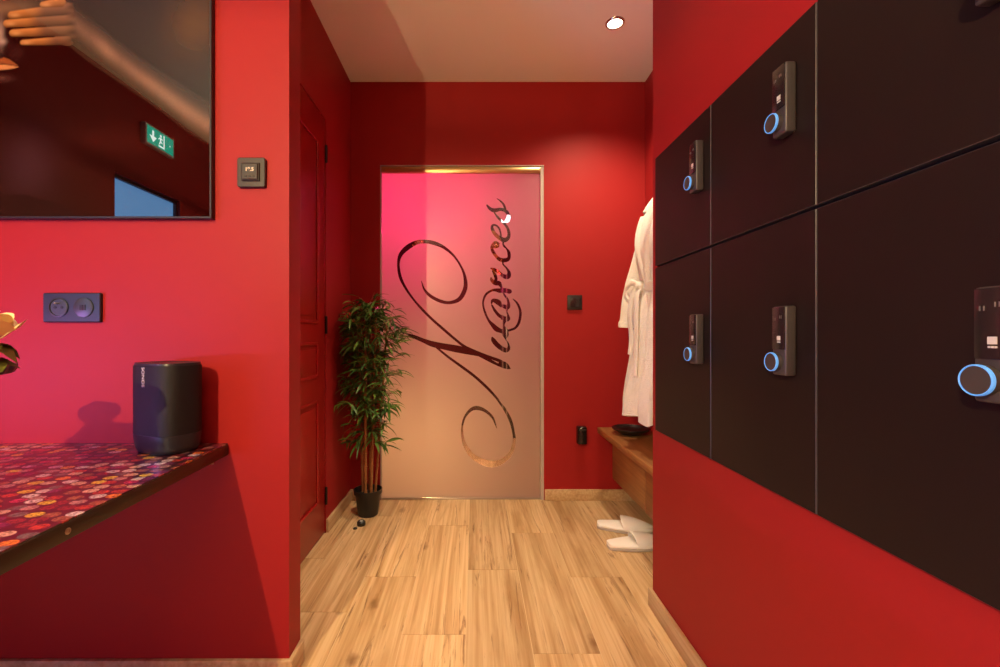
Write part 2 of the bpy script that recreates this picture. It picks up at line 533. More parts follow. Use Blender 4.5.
wall('wall_partition', ((XL, YP0, 0), (-0.530, YP1, H)))
wall('wall_corridor', ((XC - 0.1, YP1, 0), (XC, 1.43, H)), ((XC - 0.1, 1.43, 2.062), (XC, 2.243, H)), ((XC - 0.1, 2.243, 0), (XC, YB, H)))
DX0, DX1, DZ = -0.568, 0.4125, 2.003       # opening of the sliding door
wall('wall_end', ((XC - 0.1, YB, 0), (DX0, YB + 0.09, H)), ((DX1, YB, 0), (XN + 0.1, YB + 0.09, H)), ((DX0, YB, DZ), (DX1, YB + 0.09, H)))
LY0, LY1, LZ0, LZ1 = 0.461, 1.5825, 0.65, 1.61
LX = 0.633
wall('wall_right', ((XR, -2.2, 0), (XN, YE, LZ0 - 0.002)), ((XR, -2.2, LZ1 + 0.002), (XN, YE, H)),
     ((XR, LY1 + 0.002, LZ0 - 0.002), (XN, YE, LZ1 + 0.002)), ((XR, -2.2, LZ0 - 0.002), (XN, LY0 - 0.002, LZ1 + 0.002)),
     ((0.99, LY0 - 0.002, LZ0 - 0.002), (XN, LY1 + 0.002, LZ1 + 0.002)))
wall('wall_niche', ((XN, YE - 0.1, 0), (XN + 0.1, YB + 0.09, H)))
# left wall of the main room with the doorway that the picture mirrors
WY0, WY1, WZ = -0.661, -0.083, 1.938
wall('wall_left', ((XL - 0.1, -2.2, 0), (XL, WY0, H)), ((XL - 0.1, WY1, 0), (XL, YP1, H)), ((XL - 0.1, WY0, WZ), (XL, WY1, H)))
wall('wall_rear', ((XL - 0.1, -2.3, 0), (XN, -2.2, H)))
wall('wall_beyond_left', ((-1.3, YB + 0.09, 0), (-1.2, YF, H)), m='red_dim')
wall('wall_beyond_right', ((XN, YB + 0.09, 0), (XN + 0.1, YF, H)), m='red_dim')
wall('wall_beyond_end', ((-1.3, YF, 0), (XN + 0.1, YF + 0.1, H)), m='red_dim')

# baseboards
def baseboard(name, lo, hi, rot=False):
    bm = new_bm(); bx(bm, lo, hi, 0.002)
    o = struct(name, bm, 'base_wood')
    return o
BH, BT = 0.066, 0.013
baseboard('baseboard_partition', (XL + BT, YP0 - BT, 0), (-0.530 + BT, YP0, BH))
baseboard('baseboard_return', (-0.530, YP0, 0), (-0.530 + BT, YP1, BH))
baseboard('baseboard_corridor', (XC, 2.247, 0), (XC + BT, YB - BT, BH))
baseboard('baseboard_end', (DX1 + 0.004, YB - BT, 0), (XN - BT, YB, BH))
baseboard('baseboard_end_left', (XC, YB - BT, 0), (DX0 - 0.004, YB, BH))
baseboard('baseboard_right', (XR - BT, -2.2, 0), (XR, YE + BT, BH))
baseboard('baseboard_right_end', (XR, YE, 0), (XN - BT, YE + BT, BH))
baseboard('baseboard_niche', (XN - BT, YE + BT, 0), (XN, YB - BT, BH))
baseboard('baseboard_left', (XL, WY1, 0), (XL + BT, YP0, BH))
baseboard('baseboard_beyond', (-1.2, YF - BT, 0), (XN, YF, BH))

# panelled red door in the corridor wall
d = bpy.data.objects.new('door_1', None); C.objects.link(d); d.location = (XC, 1.835, 0); d['kind'] = 'structure'
hw = 0.4035
bm = new_bm()
bx(bm, (-0.045, -hw, 0.006), (-0.003, hw, 2.058), 0.002)
def panel(y0, y1, z0, z1):
    # moulded frame: raised bead, groove and raised field
    for i, (ins, x0, x1) in enumerate(((0.0, -0.004, 0.004), (0.012, -0.004, -0.001), )):
        pass
    w = 0.016
    for lo, hi in (((-0.004, y0, z0), (0.005, y1, z0 + w)), ((-0.004, y0, z1 - w), (0.005, y1, z1)),
                   ((-0.004, y0, z0), (0.005, y0 + w, z1)), ((-0.004, y1 - w, z0), (0.005, y1, z1))):
        bx(bm, lo, hi, 0.0035, 3)
    a = w + 0.018
    vs = bx(bm, (-0.004, y0 + a, z0 + a), (0.003, y1 - a, z1 - a), 0.0025, 2)
panel(-0.30, 0.295, 1.04, 1.912); panel(-0.30, 0.295, 0.784, 0.954); panel(-0.30, 0.295, 0.18, 0.68)
obj('door_leaf', bm, 'red_door', d)
for zc in (1.888, 1.037, 0.187):
    bm = new_bm(); lathe(bm, [(0.0001, -0.045), (0.006, -0.043), (0.0065, 0), (0.006, 0.043), (0.0001, 0.045)], 12, Matrix.Translation((0.004, hw + 0.001, zc)))
    for q in (-0.015, 0.015): lathe(bm, [(0.0072, -0.001), (0.0072, 0.001)], 12, Matrix.Translation((0.004, hw + 0.001, zc + q)))
    obj('hinge', bm, 'black_metal', d)
bm = new_bm(); bx(bm, (-0.003, -hw + 0.035, 0.93), (0.004, -hw + 0.075, 1.13), 0.002)
tube(bm, [(0.0, -hw + 0.055, 1.05), (0.045, -hw + 0.055, 1.05), (0.052, -hw + 0.07, 1.05), (0.052, -hw + 0.17, 1.05)], 0.009)
obj('door_handle', bm, 'steel', d)

# ------------------------------------------------------------------ frosted sliding door
sd = bpy.data.objects.new('door_2', None); C.objects.link(sd); sd.location = (0, YB, 0); sd['kind'] = 'structure'
bm = new_bm()
ft = 0.010
bx(bm, (DX0, 0.0, DZ - ft * 0.6), (DX1, 0.085, DZ))
bx(bm, (DX1 - 0.020, 0.004, 0.0), (DX1, 0.085, DZ - ft * 0.6))
bx(bm, (DX0, 0.004, 0.0), (DX0 + 0.007, 0.085, DZ - ft * 0.6))
obj('door_frame', bm, 'frame_grey', sd)
bm = new_bm(); bx(bm, (DX0 + 0.007, 0.006, DZ - 0.043), (DX1 - 0.020, 0.060, DZ - 0.006), 0.002)
bx(bm, (DX0 + 0.012, 0.003, DZ - 0.036), (DX1 - 0.025, 0.008, DZ - 0.015), 0.002)
obj('top_rail', bm, 'brass', sd)
bm = new_bm(); bx(bm, (DX0 + 0.007, 0.008, 0.001), (DX1 - 0.020, 0.05, 0.008), 0.001)
obj('floor_track', bm, 'steel', sd)

STROKES = [
 [(421.3,281,.6),(424.4,289.4,2),(430.5,296,3),(440,301,3.2),(449.4,302.6,3),(458.8,299.5,4),(464.2,291.4,4.2),(465.6,282.6,3.6),(462.9,270.5,2.2),(454.8,257,2),(444,247.5,3),(433,242.8,4),(423.7,241.5,3.4),(415.6,242.8,4.2),(407.5,247.5,5),(400.8,254.3,4),(398.4,263.7,2.5),(400,276,3),(404.8,286.7,2.4),(413,298.8,2),(422.4,309.6,2.4),(431.8,319,2.4),(444.5,330.2,2.6),(454,338.3,2.4),(463.4,345.8,2.6),(474.2,351.8,4),(487.7,356.6,3),(500.5,361.3,3),(508,367,2)],
 [(479.6,355.2,3),(490.4,360.8,3),(500.5,366,2.2),(508,368.3,2)],
 [(501,363.7,5.5),(504,365,6.5),(507,366.6,5),(510.3,368.8,.8)],
 [(404,333,.8),(408,334.3,2),(414.8,337,3.5),(423,340.4,4),(432.4,344,5.5),(444.5,346.6,6),(458,349.2,6.8),(470,352,5.5),(481,355.2,3)],
 [(436.5,347.3,2),(447.2,356.2,2.2),(460.7,366,2.6),(474.2,376,2.6),(487.7,388.3,2.6),(496.5,398,2.2),(500,403,2),(504.5,409,2.6),(510.5,420.5,3),(513.5,432.5,2.5),(514.2,441.5,3),(510.5,453.5,4),(501.5,461.7,5),(491,464,6.6),(480.5,461,6),(471.5,455,5),(464.7,444.5,3.5),(462,431,2),(464,419,2),(470,410.5,3),(476.7,408,4),(485,410.7,3),(492.5,417.5,2.2),(496.7,428,.8)],
 # u and the stroke running up into a
 [(492.4,338,2.4),(493.4,340.2,4.2),(496.6,344.3,4.6),(501.1,348,4.4),(506,350.3,4.4),(508.7,348.3,3),(508.3,343.8,1.5),(506,339.3,1.6),(505.6,335,6),(505,330,5.4),(503.8,326,2),(504.2,322,3),(506,319.4,5)],
 [(505,332,5),(501,331,4),(496.6,329,5),(493,325.4,4),(488.5,320,2.2),(484.9,312,2),(483,303,1.8),(485.7,294.8,2.2),(491.5,290.6,2.2),(495.6,290,3),(499.7,290.6,4.4),(503.4,290.2,4.4),(509.6,291.4,4.6)],
 [(502.5,291,2),(504.5,295,1.8),(507.3,299,2.2),(508.6,303.5,2.6),(507.5,307.2,4.4),(503,306,3.5)],
 [(507.8,307,3),(506.7,311.3,1.6),(508,315.5,2.2),(507.5,319,5),(502.5,318,4)],
 [(491.5,303.3,1.5),(492.6,300.5,3),(495.8,301,4.5),(499,303,5),(500.8,306,2.5)],
 [(491.8,305,1.5),(494.8,310.4,2.6),(499,315.4,3),(503,317.6,4)],
 [(513,299,.8),(517,303,2),(520,309.6,2.4),(520.3,316,2.6),(518.7,323,2.6),(515.4,327.8,2.3),(511,329.8,2.2),(507,331,2.2)],
 # n
 [(491,277.5,1),(491.7,280,3),(494.8,282.8,4.2),(499,283.4,4.6),(501,286.5,2.4),(502.8,290,2)],
 [(490.8,268.2,1.2),(494,269.4,3),(498,271.6,3),(500.9,274,3),(504.4,276.4,4),(508,276.4,4.8),(509,272.5,3.2),(506.5,268,1.6),(503,264,1.5),(503.3,260,2)],
 [(493,271,2),(495,275,3),(496,279,3),(495,282,3)],
 # c
 [(498.8,243.6,2),(495.2,242.6,3),(492.2,246.2,3),(492.6,250.7,3),(496,256,3),(500.5,259.7,3.8),(506.5,259.9,4),(509,257.3,3.2),(508.7,252.2,3),(506.5,248.5,1.6),(504.2,246.2,2),(503.1,243.5,1.6),(504,240,2.5)],
 [(498.5,243.5,2),(497.5,246,3.2),(495,247,3)],
 # e and the stroke running up into s
 [(501,236,1.5),(500.5,232.5,1.6),(499,228.2,1.8),(496,225.3,1.8),(492.6,225.4,2.2),(492.3,229,3),(495.3,234.3,3.5),(499.8,238,4),(504.3,240,4.5),(508,238,3.5),(509,233.5,3),(507.3,227.5,2.5),(503.5,223,2),(499,218.5,2.3),(495.3,214,1.5),(493.6,210.5,1.5)],
 [(487,205.2,1.6),(490,208.6,3),(494.5,210.4,4),(500.5,209.4,3.2),(505.7,211,3.2),(508.7,215.5,3.2),(507.6,220,4),(504.5,223,2)],
 [(505.6,211,2.4),(503.9,205,2.1),(500.5,201,1.6),(497,198.6,.7)],
]
sc = (YB + 0.02) / 450.0
def dpt(x, y): return ((x - 475) * sc, CAMZ - (y - 335) * sc)
GX0, GX1, GZ0, GZ1 = DX0 + 0.008, DX1 - 0.021, 0.009, DZ - 0.044
verts = [Vector((GX0, GZ0)), Vector((GX1, GZ0)), Vector((GX1, GZ1)), Vector((GX0, GZ1))]
faces = [[0, 1, 2, 3]]
for st in STROKES:
    pts = catmull(st, 5)
    P2 = [np.array(dpt(p[0], p[1])) for p in pts]
    L_, R_ = [], []
    for i, p in enumerate(P2):
        t = P2[min(i + 1, len(P2) - 1)] - P2[max(i - 1, 0)]
        t = t / (np.linalg.norm(t) + 1e-9)
        n = np.array([-t[1], t[0]])
        w = max(0.5, pts[i][2] * 1.05) * sc / 2
        L_.append(p + n * w); R_.append(p - n * w)
    base = len(verts)
    for a, b in zip(L_, R_): verts += [Vector(a), Vector(b)]
    for i in range(len(P2) - 1):
        q = [base + 2 * i, base + 2 * i + 1, base + 2 * i + 3, base + 2 * i + 2]
        # make counter-clockwise
        ar = sum(verts[q[j]].x * verts[q[(j + 1) % 4]].y - verts[q[(j + 1) % 4]].x * verts[q[j]].y for j in range(4))
        if ar < 0: q.reverse()
        faces.append(q)
    # round ends
    for e in (0, len(P2) - 1):
        w = max(0.5, pts[e][2] * 1.05) * sc / 2
        base = len(verts)
        for k in range(8): verts.append(Vector((P2[e][0] + w * math.cos(k * PI / 4), P2[e][1] + w * math.sin(k * PI / 4))))
        faces.append(list(range(base, base + 8)))
ov, oe, of, ovo, oeo, ofo = delaunay_2d_cdt(verts, [], faces, 1, 1e-6, True)
cen = np.array([[sum(ov[i].x for i in f) / len(f), sum(ov[i].y for i in f) / len(f)] for f in of])
in_letter = np.zeros(len(of), bool)
for q in faces[1:]:
    P = np.array([[verts[i].x, verts[i].y] for i in q])
    ins = np.zeros(len(of), bool)
    for j in range(len(P)):
        (xa, ya), (xb, yb) = P[j], P[(j + 1) % len(P)]
        if ya == yb: continue
        ins ^= ((ya > cen[:, 1]) != (yb > cen[:, 1])) & (cen[:, 0] < (xb - xa) * (cen[:, 1] - ya) / (yb - ya) + xa)
    in_letter |= ins
def sheet(sel, thick):
    bm = new_bm(); vm = {}
    for f, src in zip(of, in_letter):
        if src == sel:
            vs = []
            for i in f:
                if i not in vm: vm[i] = bm.verts.new((ov[i].x, 0, ov[i].y))
                vs.append(vm[i])
            try: bm.faces.new(vs)
            except ValueError: pass
    bmesh.ops.recalc_face_normals(bm, faces=bm.faces[:])
    ret = bmesh.ops.extrude_face_region(bm, geom=bm.faces[:])
    for v in [g for g in ret['geom'] if isinstance(g, bmesh.types.BMVert)]: v.co.y += thick
    return bm
g = obj('frosted_glass_panel', sheet(False, 0.0015), 'frosted', sd, (0, 0.020, 0), smooth=False)
g['label'] = 'frosted glass sheet lit pink from behind'
g = obj('lettering', sheet(True, 0.0012), 'clear', sd, (0, 0.0202, 0), smooth=False)
g['label'] = 'clear script lettering cut out of the frosting'
bm = new_bm(); bx(bm, (GX0, 0.024, GZ0), (GX1, 0.032, GZ1)); obj('glass_pane', bm, 'clear', sd, smooth=False)

# ------------------------------------------------------------------ room beyond the frosted door
t = thing('globe_lamp', 'pink glowing globe lamp behind the frosted door panel', 'lamp', (-0.30, 3.26, 1.80))
bm = new_bm(); bmesh.ops.create_uvsphere(bm, u_segments=24, v_segments=14, radius=0.05); obj('globe', bm, 'pink_globe', t)
bm = new_bm(); tube(bm, [(0, 0, 0.05), (0, 0, 0.698)], 0.004); lathe(bm, [(0.04, 0.68), (0.04, 0.70)], 20); obj('cord', bm, 'black_metal', t)
t = thing('fill_globe_lamp', 'added unseen globe lamp that warms the lower frosted panel from behind', 'lamp', (-0.36, 3.22, 0))  # unseen lamp added to warm the lower frosting
bm = new_bm(); bmesh.ops.create_uvsphere(bm, u_segments=24, v_segments=14, radius=0.06); obj('globe', bm, 'fill_globe', t, (0, 0, 0.38))
bm = new_bm(); lathe(bm, [(0.0001, 0), (0.08, 0), (0.08, 0.012), (0.010, 0.018), (0.008, 0.325), (0.0001, 0.326)], 28); obj('stand', bm, 'black_metal', t)
def ornament(label, loc, k_, seed):
    t = thing('gold_wall_ornament', label, 'ornament', loc, group='gold wall ornaments')
    bm = new_bm(); r2 = random.Random(seed)
    for k in range(14):
        a = r2.uniform(0, 2 * PI); rr = r2.uniform(0.03, 0.22)
        c = Vector((0.55 * rr * math.cos(a), 0, 1.35 * rr * math.sin(a)))
        w, h_ = r2.uniform(0.04, 0.09), r2.uniform(0.05, 0.12)
        pts = [c + Vector((w * math.cos(q * PI / 3), -r2.uniform(0.0, 0.05), h_ * math.sin(q * PI / 3))) for q in range(6)]
        vs = [bm.verts.new(p * k_) for p in pts]; m_ = bm.verts.new((c + Vector((0, -0.06, 0))) * k_)
        for q in range(6): bm.faces.new((vs[q], vs[(q + 1) % 6], m_))
    obj('leaves', bm, 'gold', t, smooth=False, normals=False)
    bm = new_bm(); bx(bm, (-0.008, -0.02, -0.30 * k_), (0.008, 0.01, 0.30 * k_)); obj('stem', bm, 'brass', t)
ornament('crumpled gold leaf ornament seen through the small letters on the glass door', (0.15, YF - 0.012, 1.72), 1.0, 5)
ornament('small gold leaf ornament seen through the top of the big curl on the glass door', (-0.59, YF - 0.012, 1.92), 0.42, 9)
t = thing('tall_cabinet', 'dark tall cabinet with pale edge strips behind the sliding door', 'cabinet', (0.52, YF - 0.30, 0))
bm = new_bm(); bx(bm, (-0.26, 0, 0.05), (0.36, 0.28, 1.60), 0.004); bx(bm, (-0.24, 0.03, 0), (0.34, 0.26, 0.05)); obj('body', bm, 'dark', t)
for xx in (-0.262, -0.225):
    bm = new_bm(); bx(bm, (xx, -0.006, 0.05), (xx + 0.012, 0.001, 1.58), 0.001); obj('edge_strip', bm, 'steel', t)
t = thing('wall_lamp', 'small white wall lamp glowing behind the end of the script', 'lamp', (0.31, YF - 0.002, 2.16))
bm = new_bm(); bx(bm, (-0.045, -0.06, -0.035), (0.045, -0.012, 0.035), 0.012); obj('shade', bm, 'white_lamp', t)
bm = new_bm(); bx(bm, (-0.04, -0.012, -0.03), (0.04, 0.002, 0.03), 0.002); obj('bracket', bm, 'steel', t)

# ------------------------------------------------------------------ ceiling downlights
def downlight(x, y, label):
    t = thing('downlight', label, 'light', (x, y, H))
    bm = new_bm(); lathe(bm, [(0.036, -0.001), (0.036, -0.006), (0.043, -0.006), (0.046, -0.001), (0.046, 0.0), (0.036, 0.0)], 40, cap=False)
    obj('trim_ring', bm, 'chrome', t)
    bm = new_bm(); lathe(bm, [(0.036, -0.0005), (0.036, -0.0035), (0.0001, -0.0042)], 40); obj('lens', bm, 'lens', t)
downlight(0.678, 2.18, 'round recessed downlight glowing in the white ceiling by the robe niche')
downlight(-0.05, 1.25, 'added downlight fitting for the fill spot over the entrance of the corridor')  # out-of-view fitting added to go with the corridor fill spot
downlight(0.0, -0.35, 'added downlight fitting for the fill spot in the main room ceiling')  # out-of-view fitting added to go with the room fill spot
downlight(-0.15, 3.15, 'round recessed downlight in the room behind the frosted door')

# slatted pendant in the main room (throws the streaks on ceiling and walls)
t = thing('pendant_lamp', 'slatted pendant lamp hanging over the counter side', 'lamp', tuple(LAMP))
bm = new_bm(); bmesh.ops.create_uvsphere(bm, u_segments=20, v_segments=12, radius=0.018); obj('bulb', bm, 'bulb', t, (0, 0, 0.0)).visible_shadow = True
bm = new_bm(); tube(bm, [(0, 0, 0.03), (0, 0, H - LAMP.z)], 0.003); lathe(bm, [(0.05, H - LAMP.z - 0.02), (0.05, H - LAMP.z)], 24); lathe(bm, [(0.014, 0.02), (0.014, 0.06)], 16); obj('cord', bm, 'black_metal', t)
bm = new_bm()
for k in range(90):
    a = 2 * PI * k / 90
    m_ = Matrix.Rotation(a, 4, 'Z')
    n0 = len(bm.verts)
    vs = bx(bm, (0.178, -0.0020, -0.03), (0.184, 0.0020, 0.22))
    for v in vs: v.co = m_ @ v.co
for z in (-0.03, 0.22): lathe(bm, [(0.174, z - 0.004), (0.188, z - 0.004), (0.188, z + 0.004), (0.174, z + 0.004), (0.174, z - 0.004)], 48, cap=False)
for a in (0, PI / 2): 
    vs = bx(bm, (-0.178, -0.002, 0.218), (0.178, 0.002, 0.222)); R_ = Matrix.Rotation(a, 4, 'Z')
    for v in vs: v.co = R_ @ v.co
obj('shade', bm, 'slat', t)
bpy.data.objects['pendant_bulb'].location = LAMP + Vector((0, 0, -0.045))

# ------------------------------------------------------------------ lockers
def make_lock(parent, y, z):
    """lock pieces on the door face, local to the door; door face at x = 0, room towards -x"""
    bm = new_bm(); bx(bm, (-0.022, y - 0.020, z), (0, y + 0.020, z + 0.139), 0.004, 3)
    obj('lock_housing', bm, 'lock_body', parent)
    bm = new_bm(); bx(bm, (-0.0235, y - 0.018, z + 0.052), (-0.0205, y + 0.018, z + 0.137), 0.0008)
    obj('lock_screen', bm, 'lock_face', parent)
    bm = new_bm(); bx(bm, (-0.0242, y - 0.007, z + 0.070), (-0.0232, y + 0.003, z + 0.079))
    for q in range(3): bx(bm, (-0.0242, y - 0.007 + q * 0.0035, z + 0.0655), (-0.0232, y - 0.0045 + q * 0.0035, z + 0.068))
    obj('lock_symbol', bm, 'white_mark', parent)
    bm = new_bm()
    for yy, zz in ((0.009, 0.113), (-0.007, 0.117)):
        for q in (-0.0022, 0.0022):
            bx(bm, (-0.0240, y + yy + q - 0.0007, z + zz - 0.003), (-0.0232, y + yy + q + 0.0007, z + zz + 0.003))
    obj('lock_marking', bm, 'faint_mark', parent)
    bm = new_bm()
    rot = Matrix.Translation((0, y + 0.006, z + 0.027)) @ Matrix.Rotation(-PI / 2, 4, 'Y')
    lathe(bm, [(0.0175, 0.018), (0.0180, 0.033), (0.0165, 0.0355), (0.0001, 0.0355)], 36, rot)
    obj('lock_knob', bm, 'lock_body', parent)
    bm = new_bm()
    lathe(bm, [(0.0181, 0.0305), (0.0190, 0.0315), (0.0190, 0.0350), (0.0182, 0.0362), (0.0170, 0.0356)], 36, rot, cap=False)
    obj('lock_light_ring', bm, 'ring', parent)

cols = [(1.2075, 1.5825), (0.834, 1.2075), (0.461, 0.834)]
rows = [(0.65, 1.225), (1.225, 1.61)]
names = {(0, 0): 'black locker in the bottom row nearest the hanging robe', (1, 0): 'black locker in the middle of the bottom row',
         (2, 0): 'largest looking black locker at the right, bottom row nearest the viewer',
         (0, 1): 'short black locker in the top row nearest the hanging robe', (1, 1): 'short black locker in the middle of the top row',
         (2, 1): 'short black locker in the top row at the upper right corner'}
for ci, (y0, y1) in enumerate(cols):
    for ri, (z0, z1) in enumerate(rows):
        t = thing('locker', names[(ci, ri)], 'locker', (LX, (y0 + y1) / 2, z0), group='black wall lockers')
        w, h_ = (y1 - y0) / 2, z1 - z0
        bm = new_bm()
        x0 = 0.019
        for lo, hi in (((x0, -w, 0), (0.35, w, 0.012)), ((x0, -w, h_ - 0.012), (0.35, w, h_)), ((x0, -w, 0.012), (0.35, -w + 0.012, h_ - 0.012)),
                       ((x0, w - 0.012, 0.012), (0.35, w, h_ - 0.012)), ((0.342, -w, 0), (0.35, w, h_))):
            bx(bm, lo, hi)
        obj('carcass', bm, 'dark', t, smooth=False)
        g_ = 0.0018; gz_ = 0.0040
        bm = new_bm(); bx(bm, (0, -w + g_, gz_), (0.0175, w - g_, h_ - gz_), 0.0007, 1)
        for f in bm.faces:
            if abs(f.normal.x) < 0.9: f.material_index = 1
        dr = obj('door', bm, ['black_locker', 'locker_edge_glint'], t)
        yc = -w + 0.071 if ci else -w + 0.056
        make_lock(dr, yc, (0.906 - 0.65) if ri == 0 else (1.388 - 1.225))

# ------------------------------------------------------------------ wall bench with drawer box, in the niche
t = thing('wall_bench', 'wooden wall bench with floating drawer box under the white robe', 'bench', (0.88, 2.165, 0))
bm = new_bm(); bx(bm, (-0.150, -0.518, 0.404), (0.135, 0.522, 0.437), 0.003)
obj('seat', bm, 'bench_wood', t)
bm = new_bm(); bx(bm, (-0.045, -0.518, 0.125), (0.135, 0.522, 0.402), 0.002)
obj('drawer_box', bm, 'bench_wood', t)
for y0, y1 in ((-0.510, 0.0), (0.006, 0.516)):
    bm = new_bm(); bx(bm, (-0.061, y0, 0.133), (-0.046, y1, 0.36), 0.002); obj('drawer_front', bm, 'bench_wood', t)

t = thing('tray', 'round black lacquered dish on the bench below the robe', 'dish', (0.865, 2.50, 0.437))
bm = new_bm(); lathe(bm, [(0.0001, 0.0), (0.055, 0.0), (0.060, 0.006), (0.098, 0.026), (0.102, 0.034), (0.098, 0.036), (0.088, 0.028), (0.055, 0.010), (0.0001, 0.009)], 40)
obj('bowl', bm, 'blacktray', t)

# ------------------------------------------------------------------ bathrobe
def robe():
    t = thing('bathrobe', 'white terry bathrobe with tied belt hanging in the niche', 'bathrobe', (0.89, 2.14, 0.59))
    NP = 84
    prof = [  # z, rx, ry, cx, cy
        (0.00, .142, .215, 0.000, 0.02), (0.10, .138, .21, 0.000, 0.02), (0.30, .120, .195, 0.01, 0.01), (0.50, .105, .18, 0.012, 0.0),
        (0.60, .092, .165, 0.018, 0.0), (0.635, .085, .16, 0.02, 0.0), (0.68, .095, .175, 0.018, 0.0), (0.80, .105, .20, 0.010, 0.0), (0.90, .100, .205, 0.012, 0.0),
        (0.98, .090, .19, 0.026, 0.0), (1.04, .075, .16, 0.038, 0.0), (1.09, .060, .11, 0.05, 0.0), (1.13, .042, .07, 0.06, 0.0)]
    fine = [tuple(float(q) for q in p) for p in catmull(prof, 6)]
    rg = random.Random(2)
    ph = [rg.uniform(0, 6.28) for _ in range(5)]
    rings = []
    for z, rx, ry, cx, cy in fine:
        amp = 0.12 * max(0, 1 - z / 1.0) + 0.018
        pinch = math.exp(-((z - 0.63) / 0.07) ** 2) * 0.05
        ring = []
        for k in range(NP):
            a = 2 * PI * k / NP
            f = 1 + amp * math.sin(9 * a + ph[0] + 0.7 * z) + (amp * 0.7) * math.sin(15 * a + ph[1] - z) + pinch * math.sin(24 * a)
            f += 0.02 * math.sin(5 * a + 9 * z + ph[2]) 
            x = cx + rx * f * math.copysign(abs(math.cos(a)) ** 0.85, math.cos(a))
            y = cy + ry * f * math.copysign(abs(math.sin(a)) ** 0.85, math.sin(a))
            ring.append(Vector((min(x, 0.125), y, z + (0.012 * math.sin(6 * a + 1) if z < 0.01 else 0))))
        rings.append(ring)
    bm = new_bm(); loft(bm, rings)
    obj('body', bm, 'terry', t, angle=80)
    for s in (1, -1):
        path = [(0.055, s * 0.10, 1.03, .050), (0.040, s * 0.165, 0.97, .064), (0.015, s * 0.215, 0.86, .068), (-0.010, s * 0.245, 0.72, .070), (-0.035, s * 0.265, 0.58, .074), (-0.048, s * 0.272, 0.47, .078), (-0.050, s * 0.273, 0.435, .078)]
        fp = catmull(path, 5)
        rings = []
        for i, p in enumerate(fp):
            c = Vector([float(q) for q in p[:3]]); r = float(p[3])
            tn = (Vector(fp[min(i + 1, len(fp) - 1)][:3]) - Vector(fp[max(i - 1, 0)][:3])).normalized()
            a_ = tn.cross(Vector((0, 1, 0))).normalized(); b_ = tn.cross(a_).normalized()
            ring = []
            for k in range(36):
                a = 2 * PI * k / 36
                w = 1 + 0.05 * math.sin(5 * a + i * 0.25) + 0.04 * math.sin(3 * a + i * 0.6)
                if i >= len(fp) - 5: w *= 1.05
                q = c + r * w * (math.cos(a) * a_ * 0.88 + math.sin(a) * b_ * 0.62)
                q.x = min(q.x, 0.125)
                ring.append(q)
            rings.append(ring)
        inner = [c + (p - c) * 0.88 for p in rings[-1]]
        rings.append(inner)
        rings.append([p + Vector((0, 0, 0.04)) for p in inner])
        bm = new_bm(); loft(bm, rings); obj('sleeve', bm, 'terry', t, angle=80)
    # shawl collar: two rolled bands running down the front
    for s in (1, -1):
        pts = catmull([(0.055, s * 0.035, 1.125, .016), (0.010, s * 0.065, 1.08, .018), (-0.055, s * 0.075, 0.97, .022), (-0.088, s * 0.055, 0.84, .023), (-0.078, s * 0.02, 0.70, .018), (-0.068, s * 0.005, 0.64, .012)], 5)
        bm = new_bm(); tube(bm, [p[:3] for p in pts], [p[3] for p in pts], 12); obj('collar', bm, 'terry', t, angle=80)
    # belt
    bm = new_bm(); rings = []
    for k in range(64):
        a = 2 * PI * k / 64
        x = 0.02 + 0.092 * math.cos(a); y = 0.166 * math.sin(a)
        n = Vector((math.cos(a), math.sin(a) * 0.6, 0)).normalized()
        x = min(x, 0.117)
        c = Vector((x, y, 0.63 + 0.006 * math.sin(3 * a)))
        rings.append([c + n * 0.008 * math.cos(q) + Vector((0, 0, 0.023 * math.sin(q))) for q in [2 * PI * j / 10 for j in range(10)]])
    rings.append(rings[0])
    loft(bm, rings, cap=False)
    # knot and two hanging ends
    kc = Vector((-0.086, 0.045, 0.63))
    lathe(bm, [(0.0001, -0.03), (0.02, -0.022), (0.027, 0), (0.02, 0.022), (0.0001, 0.03)], 14, Matrix.Translation(kc))
    def ribbon(pts, w):
        rr = []
        for i, p in enumerate(pts):
            c = Vector(p)
            tn = (Vector(pts[min(i + 1, len(pts) - 1)]) - Vector(pts[max(i - 1, 0)])).normalized()
            sd_ = tn.cross(Vector((1, 0.2, 0))).normalized(); th = tn.cross(sd_).normalized()
            rr.append([c + sd_ * w * math.cos(q) + th * 0.007 * math.sin(q) for q in [2 * PI * j / 10 for j in range(10)]])
        loft(bm, rr)
    ribbon([tuple(float(q) for q in p) for p in catmull([tuple(kc), (-0.11, 0.075, 0.60), (-0.125, 0.085, 0.50), (-0.12, 0.075, 0.38), (-0.125, 0.08, 0.30)], 5)], 0.019)
    ribbon([tuple(float(q) for q in p) for p in catmull([tuple(kc), (-0.11, 0.03, 0.58), (-0.118, 0.015, 0.45), (-0.122, 0.012, 0.30), (-0.13, 0.0, 0.20)], 5)], 0.019)
    ribbon([tuple(float(q) for q in p) for p in catmull([tuple(kc), (-0.115, 0.085, 0.655), (-0.13, 0.13, 0.62), (-0.12, 0.10, 0.57), tuple(kc)], 5)], 0.016)
    for v in bm.verts: v.co.x = min(v.co.x, 0.124)
    obj('belt', bm, 'terry', t, angle=80)
    bm = new_bm(); tube(bm, [(0.085, 0, 1.10), (0.075, 0, 1.16), (0.09, 0, 1.185), (0.125, 0, 1.19)], 0.004); obj('hanging_loop', bm, 'terry', t)
robe()

